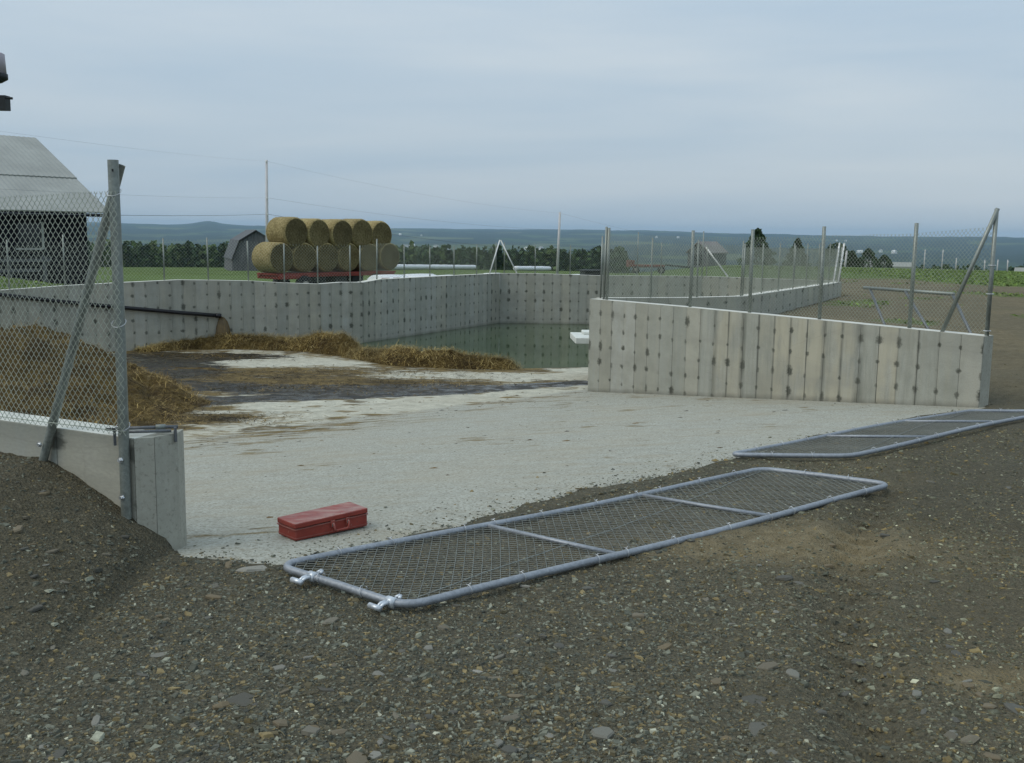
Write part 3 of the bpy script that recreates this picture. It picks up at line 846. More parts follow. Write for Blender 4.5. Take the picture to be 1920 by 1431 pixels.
wall("concrete_wall", "low wall seen from outside behind the right wall, first stretch with pale top", V0, V1, 0.20,
     [(0, .655), (.57, .61), (1, .597)], -0.5, +1, pw=.5, run=lambda f: .6)
wall("concrete_wall", "low wall seen from outside, running back past the gravel to the braced post", V1, V2, 0.20,
     [(0, .597), (.47, .555), (1, .512)], -0.5, +1, pw=.6, run=lambda f: .6)
lw = wall("concrete_wall", "low wall left of the gateway with a steel post bolted to its end", L0, L1, 0.20,
     [(0, .572), (1, .58)], -0.4, -1, pw=.55, run=lambda f: .0, miter=(.0, 0), v_off=0.0)
# squared end block of the left wall: two cast faces meeting the floor
eb = MB()
P = [(-1.862, 5.041), (-1.785, 5.082), (-1.700, 5.192), (-1.795, 5.225)]
eb.prism([P[0], (-1.7765, 5.079), (-1.79, 5.215), (-1.80, 5.223)], -0.4, .576)
eb.build("end_panel", M['wall_end'], lw)
eb = MB(); eb.prism([(-1.7745, 5.0795), (-1.694, 5.190), (-1.70, 5.30), (-1.785, 5.216)], -0.4, .579)
eb.build("end_panel", M['wall_end'], lw)

# ------------------------------------------------------------------ chain link
def chain_link(P0, P1, zb0, zt0, zb1, zt1, w=0.022, h=0.024, r=0.0016, n=3, barb=True, wob=0.0, seed=0):
    """interlocked zig-zag wires in the upright plane P0-P1; returns verts, faces (quads)"""
    P0 = np.array([P0[0], P0[1]]); P1 = np.array([P1[0], P1[1]])
    L = np.linalg.norm(P1 - P0); e = (P1 - P0) / L; nn = np.array([-e[1], e[0]])
    nw = int(L / w); w = L / nw
    H = ((zt0 - zb0) + (zt1 - zb1)) / 2
    nk = int(H / h)
    if nk % 2: nk += 1
    i = np.arange(nw)[:, None]; k = np.arange(nk + 1)[None, :]
    par = (k + i) % 2
    x = (i + par) * w
    y = np.where(par == 1, r, -r) * 1.0
    if barb:   # the knuckled ends stick up and lean
        x = np.concatenate([x, x[:, -1:] + np.where(par[:, -1:] == 1, -.35, .35) * w * 1.0], 1)
        y = np.concatenate([y, -y[:, -1:] * 2], 1)
        kk = np.concatenate([k, [[nk + 0.75]]], 1)
    else:
        kk = k
    rs = np.random.default_rng(seed)
    f = np.clip(x / L, 0, 1)
    zb = zb0 + (zb1 - zb0) * f; zt = zt0 + (zt1 - zt0) * f
    z = zb + (zt - zb) * (kk / nk)
    y = y + wob * (fbm(x * 3 + seed, z * 3, seed, 3) - .5)
    z = z + wob * .4 * (fbm(x * 4 + 9 + seed, z * 2, seed + 3, 2) - .5)
    px = P0[0] + e[0] * x + nn[0] * y; py = P0[1] + e[1] * x + nn[1] * y
    pts = np.stack([px, py, np.broadcast_to(z, px.shape)], -1)         # nw, m, 3
    m = pts.shape[1]
    ang = 2 * np.pi * np.arange(n) / n
    E3 = np.array([e[0], e[1], 0]); N3 = np.array([nn[0], nn[1], 0])
    ring = r * (np.cos(ang)[:, None] * E3 * 1.25 + np.sin(ang)[:, None] * N3)   # n,3
    vs = (pts[:, :, None, :] + ring[None, None]).reshape(-1, 3)
    a = np.arange(nw)[:, None, None] * m * n + np.arange(m - 1)[None, :, None] * n + np.arange(n)[None, None, :]
    b = np.arange(nw)[:, None, None] * m * n + np.arange(m - 1)[None, :, None] * n + ((np.arange(n) + 1) % n)[None, None, :]
    fs = np.stack([a, b, b + n, a + n], -1).reshape(-1, 4)
    return vs, fs

def np_part(name, vs, fs, mat, root, smooth=True):
    q = root; base = Vector((0, 0, 0))
    while q is not None:
        base += q.location; q = q.parent
    return np_mesh(name, vs - np.array(base), fs, mat, root, smooth)

def lerp2(P0, P1, f): return (P0[0] + (P1[0] - P0[0]) * f, P0[1] + (P1[1] - P0[1]) * f)

def fence(label, P0, P1, off, posts, tops, tall, hm, w, r, postr, group="chain link fences on the walls", ends=(None, None), wob=.02, mesh_top=None, seed=1):
    """posts: fractions along P0-P1; tall: post top z list; off: offset to the fence line"""
    e = Vector((P1[0] - P0[0], P1[1] - P0[1], 0)).normalized(); nn = Vector((-e.y, e.x, 0))
    fr = [f for f, z in tops]; zs = [z for f, z in tops]
    wt = lambda f: float(np.interp(f, fr, zs))
    p = lerp2(P0, P1, posts[0])
    root = empty("chain_link_fence", (p[0] + nn.x * off, p[1] + nn.y * off, wt(posts[0])))
    tag(root, label, "fence", group)
    pos = []
    for i, f in enumerate(posts):
        q = lerp2(P0, P1, f); x, y = q[0] + nn.x * off, q[1] + nn.y * off
        pos.append((x, y))
        b = MB()
        lean = (random.uniform(-.008, .008), random.uniform(-.008, .008))
        b.tube([(x, y, wt(f) + 0.004), (x + lean[0], y + lean[1], tall[i])], postr, 10)
        b.build("post", M['galv'], root, True)
    for i in range(len(posts) - 1):
        f0, f1 = posts[i], posts[i + 1]
        mo = postr + .003
        a = (pos[i][0] - nn.x * mo, pos[i][1] - nn.y * mo); c = (pos[i + 1][0] - nn.x * mo, pos[i + 1][1] - nn.y * mo)
        t0 = mesh_top(f0) if mesh_top else wt(f0) + hm; t1 = mesh_top(f1) if mesh_top else wt(f1) + hm
        vs, fs = chain_link(a, c, wt(f0) + .03, t0, wt(f1) + .03, t1, w, w * 1.08, r, 3, True, wob, seed + i)
        np_part("mesh_panel", vs, fs, M['wire'], root)
    return root, pos, nn

# right wall fence
rt = [(0, .652), (.3, .648), (.65, .628), (1, .605)]
fr_, pos, nn = fence("galvanised mesh fence along the top of the right wall, braced at its gate end", R0, R1, 0.09,
      [.045, .315, .482, .656, .851, .997], rt, [1.72, 1.69, 1.71, 1.75, 1.79, 1.935], 1.0, 0.023, 0.0019, 0.0225,
      mesh_top=lambda f: float(np.interp(f, [0, .48, .85, 1], [1.60, 1.585, 1.655, 1.735])), wob=.03, seed=3)
b = MB(); q = lerp2(R0, R1, .918); b.tube([(q[0] + nn.x * .05, q[1] + nn.y * .05, .60), (pos[-1][0] - .012, pos[-1][1] - .055, 1.94)], .022, 10)
b.build("brace", M['galv'], fr_, True)
for z in (.66, 1.05, 1.35):
    b = MB(); b.tube([(pos[-1][0] + .036 * math.cos(t), pos[-1][1] + .036 * math.sin(t), z) for t in np.linspace(0, 2 * math.pi, 13)[:-1]], .005, 6, closed=True)
    b.build("tie_wire", M['wire_tie'], fr_, True)
b = MB(); b.tube([(pos[0][0] - .045, pos[0][1] + .03, .66), (pos[0][0] - .03, pos[0][1] + .012, 1.735)], .018, 10)
b.build("brace", M['galv'], fr_, True)

lt = [(0, .38), (.269, .405), (.385, .48), (.5, .535), (.6, .575), (.68, .56), (.75, .54), (.825, .49), (.9, .458), (.95, .49), (1, .485)]
fence("grey mesh fence along the long left wall, in front of the hay wagon", A0, A1, 0.11,
      [.19, .286, .385, .48, .574, .663, .747, .825, .9, .975], lt, [1.35, 1.37, 1.48, 1.46, 1.43, 1.45, 1.39, 1.34, 1.29, 1.31], .82, 0.034, 0.0016, 0.015, seed=20)
dt = [(0, .48), (.11, .53), (.5, .526), (1, .512)]
fb, pos, nn2 = fence("grey mesh fence on the wall running to the far corner, ending at a white brace", A1, K, 0.11,
      [.01, .11, .284, .462, .642, .825, .993], dt, [1.31, 1.46, 1.31, 1.28, 1.28, 1.33, 1.38], .80, 0.032, 0.0021, 0.016, seed=40)
b = MB(); b.tube([(-.66, 28.92, .53), (-.40, 29.44, 1.44)], .018, 8); b.build("brace", M['white_paint'], fb, True)
ft = [(0, .512), (.17, .523), (.5, .49), (1, .515)]
fb, pos, nn2 = fence("grey mesh fence on the far end wall above the water", K, MM, 0.11,
      [.02, .173, .347, .511, .679, .797, 1.0], ft, [1.38, 1.31, 1.33, 1.38, 1.72, 1.44, 1.77], .82, 0.032, 0.0021, 0.016, seed=60)
b = MB(); b.tube([(.09, 29.47, .53), (-.375, 29.45, 1.44)], .018, 8); b.build("brace", M['white_paint'], fb, True)
ft2 = [(0, .515), (1, .51)]
fb, pos, nn2 = fence("grey mesh fence on the short far wall right of the end wall", MM, NN, 0.11, [.02, .35, .68, 1.0], ft2, [1.4, 1.4, 1.4, 1.4], .82, 0.032, 0.0021, 0.016, seed=70)
b = MB(); b.tube([(5.95, 29.02, .53), (5.38, 29.38, 1.33)], .022, 8); b.build("brace", M['white_paint'], fb, True)
vt = [(0, .655), (.57, .61), (1, .597)]
fence("mesh fence on the low wall directly behind the right wall", V0, V1, 0.09, [.0, .33, .66, 1.0], vt, [1.6, 1.58, 1.56, 1.55], .85, 0.032, 0.0021, 0.014, seed=80)
vt2 = [(0, .597), (.47, .555), (1, .512)]
fb, pos, nn2 = fence("mesh fence running back along the low outer wall to a pale braced end", V1, V2, 0.09, [.02, .16, .30, .44, .58, .72, .86, .985], vt2, [1.5] * 7 + [1.48], .82, 0.032, 0.0021, 0.014, seed=90)
b = MB(); b.tube([(7.95, 25.95, .53), (pos[-1][0], pos[-1][1], 1.50)], .022, 8); b.build("brace", M['white_paint'], fb, True)
b = MB(); b.tube([(8.2, 26.35, .52), (8.37, 26.6, 1.50)], .024, 8); b.build("brace", M['white_paint'], fb, True)

# ---- near left fence: post and brace bolted to the face of the wall, mesh hung in front
e = Vector((L1[0] - L0[0], L1[1] - L0[1], 0)).normalized()
outn = Vector((e.y, -e.x, 0))
if outn.y > 0: outn = -outn
lf = empty("chain_link_fence", (-1.90, 5.03, .17))
tag(lf, "near mesh fence left of the gateway with slanting brace and bolted steel post", "fence", "chain link fences on the walls")
pp = Vector((-1.900, 5.061, 0)) + outn * 0.028
b = MB(); b.tube([(pp.x, pp.y, .172), (pp.x + .004, pp.y, 1.0), (pp.x + .002, pp.y, 1.925)], .0255, 20, cap=False)
b.tube([(pp.x + .002, pp.y, 1.925), (pp.x + .002, pp.y, 1.70)], .0225, 20, cap=False)
b.tube([(pp.x, pp.y, .172), (pp.x, pp.y, .40)], .0225, 20, cap=False)
b.build("post", M['galv'], lf, True)
q0 = Vector((-2.42, 5.322, .39)) + outn * .034; q1 = Vector((-1.898, 5.098, 1.905))
b = MB(); b.tube([q0, q0.lerp(q1, .5), q1], .0225, 18, cap=False); b.tube([q1, q1.lerp(q0, .1)], .0195, 18, cap=False)
b.build("brace", M['galv'], lf, True)
a = Vector((-1.855, 5.038, 0)) + outn * .060; c = a + e * 2.2
vs, fs = chain_link((c.x, c.y), (a.x, a.y), .60, 1.69, .60, 1.765, 0.0185, 0.0225, 0.0016, 5, True, .035, 5)
np_part("mesh_panel", vs, fs, M['wire'], lf)
for z, rr_ in ((1.775, .030), (.64, .030), (1.15, .030)):
    b = MB(); b.tube([(pp.x + rr_ * 1.1 * math.cos(t), pp.y + rr_ * 1.1 * math.sin(t), z + .02 * math.sin(t)) for t in np.linspace(0, 2 * math.pi, 17)[:-1]], .0022, 6, closed=True)
    b.build("tie_wire", M['wire_tie'], lf, True)
b = MB(); b.tube([(c.x, c.y, .625), ((c.x + a.x) / 2, (c.y + a.y) / 2, .612), (a.x, a.y, .622)], .0022, 6); b.build("tension_wire", M['wire'], lf, True)
def bolt(parent, p, d, r=.011):
    b = MB(); d = Vector(d).normalized(); p = Vector(p)
    b.tube([p, p + d * .008], r * 1.35, 6); b.tube([p + d * .006, p + d * .016], r * .8, 8)
    b.build("bolt", M['bolt'], parent)
for z in (.475, .285): bolt(lf, (pp.x - .006, pp.y - .026, z), outn)
bolt(lf, q0.lerp(q1, .07) + Vector((-.03, -.02, .0)), outn)
b = MB(); b.box((pp.x + .012, pp.y - .036, 1.875), (.008, .004, .012)); b.build("bolt_hole", M['dark_box'], lf)
# gate latch rods lying on the wall end
lr = empty("latch_rods", (-1.8, 5.15, .58)); tag(lr, "two steel latch rods with brackets lying across the left wall end", "latch")
def rod(p, q, r): b = MB(); b.tube([p, q], r, 10); return b
rod((-1.99, 5.135, .607), (-1.70, 5.215, .607), .009).build("rod", M['dark_steel'], lr, True)
rod((-1.95, 5.10, .597), (-1.715, 5.155, .597), .008).build("rod", M['dark_steel'], lr, True)
b = MB(); b.tube([(-1.80, 5.175, .610), (-1.755, 5.19, .610)], .014, 10); b.build("sleeve", M['galv'], lr, True)
for x, y in ((-1.966, 5.064), (-1.700, 5.172), (-1.93, 5.045)):
    b = MB(); b.box((x, y, .575), (.012, .022, .075), .5); b.build("bracket", M['dark_steel'], lr)
b = MB(); b.tube([(-2.03, 5.155, .60), (-2.0, 5.13, .605), (-1.98, 5.15, .60), (-2.0, 5.17, .597), (-2.05, 5.17, .597)], .007, 8); b.build("hook", M['dark_box'], lr, True)

# ------------------------------------------------------------------ gates lying on the ground
def gate(label, A, B, C, D, lift, cross, rad=0.0185, hinges=False, truss=True, seed=0, w=.0285):
    """corners A (far-left) B (near-left) C (near-right) D (far-right), world x,y"""
    A, B, C, D = [Vector((p[0], p[1], 0)) for p in (A, B, C, D)]
    def gz(p): return float(ground_z(np.array([p.x]), np.array([p.y]))[0])
    def pt(u, v):          # u along the length, v from the far rail to the near rail
        p = (A * (1 - u) + D * u) * (1 - v) + (B * (1 - u) + C * u) * v
        zc = [gz(q) for q in (A, B, C, D)]
        z = (zc[0] * (1 - u) + zc[3] * u) * (1 - v) + (zc[1] * (1 - u) + zc[2] * u) * v
        return Vector((p.x, p.y, z + lift + .012 * math.sin(u * 7 + seed) * (1 - abs(2 * v - 1) * .3)))
    Ln = ((D - A).length + (C - B).length) / 2; Wd = ((B - A).length + (C - D).length) / 2
    cr = .105
    path = []
    def corner(uc, vc, a0):
        for k in range(7):
            t = a0 + k / 6 * math.pi / 2
            path.append(pt(uc + cr / Ln * math.cos(t), vc + cr / Wd * math.sin(t)))
    cu, cv = cr / Ln, cr / Wd
    corner(1 - cu, 1 - cv, 0)
    for k in range(1, 14): path.append(pt(1 - cu - (1 - 2 * cu) * k / 14, 1))
    corner(cu, 1 - cv, math.pi / 2)
    for k in range(1, 4): path.append(pt(0, 1 - cv - (1 - 2 * cv) * k / 4))
    corner(cu, cv, math.pi)
    for k in range(1, 14): path.append(pt(cu + (1 - 2 * cu) * k / 14, 0))
    corner(1 - cu, cv, 1.5 * math.pi)
    for k in range(1, 4): path.append(pt(1, cv + (1 - 2 * cv) * k / 4))
    root = empty("gate", tuple(pt(.5, .5) - Vector((0, 0, lift))))
    tag(root, label, "gate", "mesh gates lying on the ground")
    b = MB(); b.tube(path, rad, 14, closed=True); b.build("frame", M['galv_pipe'], root, True)
    for u in cross:
        b = MB(); b.tube([pt(u, 0.01), pt(u, .5), pt(u, .99)], rad * .72, 12); b.build("crossbar", M['galv_pipe'], root, True)
    # diamond mesh slung under the rails
    nw = int(Ln / w); nk = int(Wd / w); nk += nk % 2
    n = 4; vs, fs = [], []
    i = np.arange(nw)[:, None]; k = np.arange(nk + 1)[None, :]
    par = (i + k) % 2
    U = (i + par) / nw; Vv = np.broadcast_to(k / nk, U.shape)
    # clip to the rounded frame
    P4 = [np.array([p.x, p.y, gz(p)]) for p in (A, D, B, C)]
    U3, V3 = U[..., None], Vv[..., None]
    pts = (P4[0] * (1 - U3) + P4[1] * U3) * (1 - V3) + (P4[2] * (1 - U3) + P4[3] * U3) * V3
    sag = lift + .004 - .012 * np.sin(np.pi * np.clip(Vv, 0, 1)) + .012 * np.sin(U * 7 + seed) * (1 - np.abs(2 * Vv - 1) * .3) + .010 * (fbm(U * 14, Vv * 3, 90 + seed, 3) - .5) + np.where(par == 1, .0016, -.0016)
    pts[..., 2] += sag
    ang = 2 * np.pi * np.arange(n) / n
    ring = .00150 * np.stack([np.cos(ang), np.sin(ang) * .6, np.sin(ang)], 1)
    V_ = (pts[:, :, None, :] + ring[None, None]).reshape(-1, 3)
    m = nk + 1
    a = np.arange(nw)[:, None, None] * m * n + np.arange(m - 1)[None, :, None] * n + np.arange(n)[None, None, :]
    b2 = np.arange(nw)[:, None, None] * m * n + np.arange(m - 1)[None, :, None] * n + ((np.arange(n) + 1) % n)[None, None, :]
    F_ = np.stack([a, b2, b2 + n, a + n], -1)
    # drop segments that would poke out of the rounded corners
    uu = np.minimum(U, 1 - U) * Ln; vv = np.minimum(Vv, 1 - Vv) * Wd
    bad = (uu < cr) & (vv < cr) & (np.hypot(cr - uu, cr - vv) > cr)
    ok = ~(bad[:, :-1] | bad[:, 1:])
    F_ = F_[ok].reshape(-1, 4)
    np_part("mesh_panel", V_, F_, M['wire_grey'], root)
    if truss:
        b = MB(); b.tube([pt(.03 + .94 * k / 16, .93 - .86 * k / 16 + .006 * math.sin(k * 2.1)) + Vector((0, 0, .004)) for k in range(17)], .0022, 6)
        b.build("truss_wire", M['wire_grey'], root, True)
    # tie loops along the rails
    def loop(p, d, rr_=rad + .006):
        d = d.normalized(); up = Vector((0, 0, 1)); sd_ = d.cross(up)
        b = MB()
        skew = random.uniform(-.35, .35)
        pts_ = [p + (up * math.cos(t) + sd_ * math.sin(t)) * rr_ * (1.0 + .25 * math.cos(t)) + d * (skew * .03 * math.sin(t) + .004 * t) for t in np.linspace(-.3, 2 * math.pi - .2, 14)]
        b.tube(pts_, .0021, 5); b.build("tie_loop", M['wire_tie'], root, True)
    nl = 10
    for k in range(nl):
        u = cu + .02 + (1 - 2 * cu - .04) * (k + .5 + random.uniform(-.22, .22)) / nl
        for v in (0, 1): loop(pt(u, v), pt(min(u + .02, 1), v) - pt(u, v))
    for v in (.35, .68):
        for u in (0, 1): loop(pt(u, v), pt(u, v + .05) - pt(u, v))
    if hinges:
        for v in (.30, .90):
            p = pt(0.0, v); d = (pt(0, min(v + .05, 1)) - pt(0, v - .05)).normalized(); o_ = (pt(0, v) - pt(.05, v)).normalized()
            h_ = MB()
            up = Vector((0, 0, 1))
            h_.tube([p - d * .022, p + d * .022], rad + .006, 14)
            # strap ears with a bent pintle eye
            ear = [p + o_ * (rad - .002) + up * .006, p + o_ * (rad + .028) + up * .004, p + o_ * (rad + .05) - up * .006 + d * .006]
            for off_ in (-.008, .008):
                h_.tube([q + d * off_ for q in ear], .0085, 8, radii=[.010, .0085, .0075])
            ey = p + o_ * (rad + .062) - up * .004
            h_.tube([ey + d * (-.036), ey + d * .03], .0125, 12)
            back = p - o_ * (rad + .012)
            h_.tube([back + up * .012 - d * .012, back - o_ * .016 + up * .022], .008, 8)
            h_.tube([back + up * .012 + d * .012, back - o_ * .018 + up * .02], .008, 8)
            h_.build("hinge_clamp", M['hinge'], root, True)
    return root

gate("near mesh gate with two hinge clamps, lying flat beside the toolbox", (-1.088, 4.703), (-.438, 4.222), (2.518, 6.718), (1.776, 7.189), .034, (.335, .665), hinges=True, seed=1)
gate("farther mesh gate lying flat below the right wall, cut by the frame edge", (1.655, 7.76), (2.55, 7.66), (5.45, 10.28), (4.62, 10.36), .036, (.335, .665), truss=True, seed=4)

# ------------------------------------------------------------------ toolbox
tb_c = Vector((-1.03, 5.60)); 
bx0, bx1, bx2 = Vector((-1.26, 5.41)), Vector((-1.125, 5.280)), Vector((-.783, 5.597))
ux = (bx2 - bx1); tl = ux.length; ux.normalize(); uy = Vector((-ux.y, ux.x)); tw = .185
tcx = bx1 + ux * tl / 2 + uy * tw / 2
tz = float(floor_z(tcx.x, tcx.y))
rz = math.atan2(ux.y, ux.x)
tb = empty("toolbox", (tcx.x, tcx.y, tz + .006)); tag(tb, "closed red metal toolbox with front handle on the pale ramp", "toolbox")
rotm = Matrix.Rotation(rz, 3, 'Z')
def lb(c, size): 
    w_ = rotm @ Vector(c); return (tcx.x + w_.x, tcx.y + w_.y, tz + .006 + c[2])
def rounded_box(c, size, r, k=4):
    """vertical-edge rounded box, as a prism in toolbox space"""
    poly = []
    hx, hy = size[0] / 2, size[1] / 2
    for (sx, sy, a0) in ((1, 1, 0), (-1, 1, .5), (-1, -1, 1), (1, -1, 1.5)):
        for q in range(k + 1):
            t = (a0 + q / k * .5) * math.pi
            p = rotm @ Vector((c[0] + sx * (hx - r) + r * math.cos(t), c[1] + sy * (hy - r) + r * math.sin(t), 0))
            poly.append((tcx.x + p.x, tcx.y + p.y))
    z = tz + .006 + c[2]
    return MB().prism(poly, z - size[2] / 2, z + size[2] / 2)
rounded_box((0, 0, .031), (tl - .008, tw - .006, .062), .012).build("body", M['toolbox'], tb, bevel=.004)
lid = rounded_box((0, 0, .079), (tl, tw, .028), .012).build("lid", M['toolbox'], tb, bevel=.006)
lid.rotation_mode = 'AXIS_ANGLE'; lid.rotation_axis_angle = (R(-1.1), uy.x, uy.y, 0.0); lid.location = (0, 0, .0045)
rounded_box((0, 0, .0636), (tl + .006, tw + .006, .004), .014).build("lid_rim", M['toolbox'], lid)
rounded_box((0, 0, .012), (tl - .003, tw - .002, .005), .012).build("base_rib", M['toolbox'], tb)
rounded_box((.03, .035, .0936), (tl * .62, .012, .0025), .004, 2).build("pressed_rib", M['toolbox'], lid)
rounded_box((.0, -.03, .0936), (tl * .72, .012, .0025), .004, 2).build("pressed_rib", M['toolbox'], lid)
hw = .048
def L(c): w_ = rotm @ Vector(c); return Vector((tcx.x + w_.x, tcx.y + w_.y, tz + .006 + c[2]))
b = MB(); fy_ = -tw / 2
b.tube([L((.045 - hw, fy_ + .0, .060)), L((.045 - hw, fy_ - .016, .053)), L((.045 - hw + .004, fy_ - .018, .026)), L((.045 - hw + .016, fy_ - .019, .019)), L((.045 + hw - .016, fy_ - .019, .019)), L((.045 + hw - .004, fy_ - .018, .026)), L((.045 + hw, fy_ - .016, .053)), L((.045 + hw, fy_, .060))], .0058, 8)
b.build("handle", M['toolbox'], tb, True)
for sx in (-1, 1):
    b = MB(); c = L((.045 + sx * hw * 1.0, fy_ - .004, .056)); b.box(c, (.026, .008, .034), rz); b.build("latch", M['toolbox'], tb, bevel=.002)
    b = MB(); c = L((.045 + sx * hw * 1.0, fy_ - .0095, .050)); b.box(c, (.014, .005, .016), rz); b.build("latch_tongue", M['galv'], tb, bevel=.001)

# ------------------------------------------------------------------ manure pile, straw windrow, pipe, dock
def strands(n, posf, nrmf, name, mat, parent, lmin, lmax, wid, tones, seed):
    r_ = np.random.default_rng(seed)
    P = posf(r_, n)
    az = r_.uniform(0, 2 * np.pi, n); el = r_.normal(0, .35 if parent is not None else .06, n)
    d = np.stack([np.cos(az) * np.cos(el), np.sin(az) * np.cos(el), np.sin(el)], 1)
    l = r_.uniform(lmin, lmax, n)[:, None]
    side = np.cross(d, np.array([0, 0, 1.0])) + .001; side /= np.linalg.norm(side, axis=1)[:, None]
    w = (r_.uniform(.6, 1.3, n) * wid)[:, None]
    p0 = P - d * l / 2; p2 = P + d * l / 2; p1 = P + np.array([0, 0, 1.0]) * l * r_.uniform(-.05, .16, n)[:, None]
    V = np.stack([p0 - side * w, p0 + side * w, p1 + side * w, p1 - side * w, p2 + side * w, p2 - side * w], 1).reshape(-1, 3)
    k = np.arange(n)[:, None] * 6
    Fq = np.concatenate([k + np.array([[0, 1, 2, 3]]), k + np.array([[3, 2, 4, 5]])], 0)
    tn = np.array(tones)[r_.integers(0, len(tones), n)] * r_.uniform(.5, 1.3, n)[:, None] * np.clip(2.6 * fbm(P[:, 0] * 2.2, P[:, 1] * 2.2, seed + 60, 4) - .55, .3 if seed != 6 else .62, 1.25)[:, None]
    cols_ = np.concatenate([np.repeat(tn, 6, 0), np.ones((n * 6, 1))], 1)
    base = np.zeros(3); q = parent
    while q is not None: base = base + np.array(q.location); q = q.parent
    o = np_mesh(name, V - base, Fq, mat, parent, False, cols={"tint": cols_})
    o["kind"] = "stuff"
    return o
STRAW = [(.30, .21, .075), (.38, .28, .11), (.20, .135, .045), (.13, .085, .03), (.26, .18, .055)]

def pile_h(x, y):
    x = np.asarray(x) + .5 * np.maximum(0, np.asarray(y) - 14.6)
    hx = np.interp(x, [-13, -9, -7.6, -6.6, -5.7, -5.1, -4.5, -4.0], [1.05, 1.05, 1.0, .95, .62, .33, .07, -.08])
    wy = np.interp(y, [11.0, 12.0, 13.0, 14.2, 15.4, 16.6, 17.8, 18.6], [-.1, .0, .45, .92, 1.0, .6, .1, -.1])
    lump = .30 * (fbm(x * 1.5, y * 1.5, 101, 4) - .5) + .24 * (fbm(x * 4, y * 4, 102, 3) - .5) + .07 * (vnoise(x * 16, y * 16, 103) - .5)
    return np.minimum(hx, 1.1) * np.clip(wy, -.1, 1) + lump * np.clip(hx * 3, .25, 1) - .02
pr = empty("manure_pile", (-7.5, 15.0, -.8)); tag(pr, "brown heap of strawy manure behind the near left fence", "manure pile")
px = np.arange(-12.5, -3.7, .055); py = np.arange(10.9, 18.8, .055)
X, Y = np.meshgrid(px, py, indexing='ij')
Zf = floor_z(X, Y); Hh = pile_h(X, Y)
ok = (Hh > -.03) & in_poly(X, Y, TANK)
F = grid_faces(len(px), len(py)); F = F[ok.ravel()[F].all(1)]
used = np.unique(F); remap = np.full(X.size, -1); remap[used] = np.arange(len(used))
V = np.stack([X.ravel(), Y.ravel(), (Zf + Hh).ravel()], 1)[used] - np.array(pr.location)
np_mesh("heap", V, remap[F], M['manure'], pr)
def pilepos(r_, n):
    x = r_.uniform(-9.5, -3.9, n * 3); y = r_.uniform(11.6, 18.2, n * 3)
    h = pile_h(x, y); k = np.where(h > 0)[0][:n]
    k = np.resize(k, n)
    return np.stack([x[k], y[k], floor_z(x[k], y[k]) + h[k] + .012], 1)
strands(17000, pilepos, None, "straw", M['straw'], pr, .05, .26, .0024, STRAW, 5)

wr = empty("straw_windrow", (-3.0, 20.8, -.85)); tag(wr, "lumpy ridge of straw manure lying along the edge of the green water", "straw ridge")
seglen = [0]
for i in range(len(WIND) - 1): seglen.append(seglen[-1] + math.dist(WIND[i], WIND[i + 1]))
def wpath(u):
    return np.interp(u, seglen, [p[0] for p in WIND]), np.interp(u, seglen, [p[1] for p in WIND])
TOT = seglen[-1]
def whgt(u): return np.interp(u / TOT, [0, .04, .12, .25, .36, .45, .53, .58, .66, .74, .80, .86, .93, .985, 1], [0.02, .09, .22, .23, .22, .35, .37, .16, .16, .30, .25, .30, .20, .13, 0.0])
uu = np.arange(0, TOT + .04, .05); vv = np.linspace(-1, 1, 33)
U, W_ = np.meshgrid(uu, vv, indexing='ij')
cx, cy = wpath(U)
tx, ty = wpath(U + .15); bx_, by_ = wpath(U - .15)
dx, dy = tx - bx_, ty - by_; dl = np.hypot(dx, dy) + 1e-9
half = .36 + .2 * whgt(U) + .28 * (fbm(U * 1.2, 0 * U, 111, 3) - .5)
X = cx - dy / dl * W_ * half; Y = cy + dx / dl * W_ * half
Hh = whgt(U) * (1 - np.abs(W_) ** 2.2) + (.12 * (fbm(X * 2.4, Y * 2.4, 112, 4) - .5) + .07 * (fbm(X * 7, Y * 7, 113, 3) - .5)) * (1 - W_ ** 2) - .03 * np.abs(W_)
V = np.stack([X.ravel(), Y.ravel(), (np.maximum(floor_z(X, Y), -.885) + Hh).ravel()], 1)
np_mesh("ridge", V - np.array(wr.location), grid_faces(len(uu), len(vv)), M['manure'], wr)
WV = V
def wpos(r_, n):
    k = r_.integers(0, len(WV), n); return WV[k] + r_.normal(0, .02, (n, 3)) + np.array([0, 0, .014])
strands(17000, wpos, None, "straw", M['straw'], wr, .06, .28, .0024, [(.44, .33, .12), (.54, .42, .18), (.32, .225, .08), (.38, .28, .095)], 6)

def floorstraw(r_, n):
    c_ = np.array([(-4.6, 17.6, 1.5, .8), (-3.6, 16.2, 1.8, .7), (-5.0, 14.2, .9, .6), (-4.0, 13.2, .9, .4), (-1.8, 16.9, 1.6, .5), (-2.6, 18.2, 2.0, .7), (-6, 20.3, 1.5, .7)])[r_.integers(0, 7, n)]
    x = c_[:, 0] + r_.normal(0, .6, n) * c_[:, 2]; y = c_[:, 1] + r_.normal(0, .6, n) * c_[:, 3]
    return np.stack([x, y, floor_z(x, y) + .008], 1)
fs_ = strands(7000, floorstraw, None, "scattered_straw", M['straw'], None, .04, .16, .004, [(.22, .155, .055), (.13, .09, .03), (.07, .047, .018), (.28, .2, .08)], 12)
tag(fs_, "trampled straw strewn over the stained tank floor", "straw", kind="stuff")
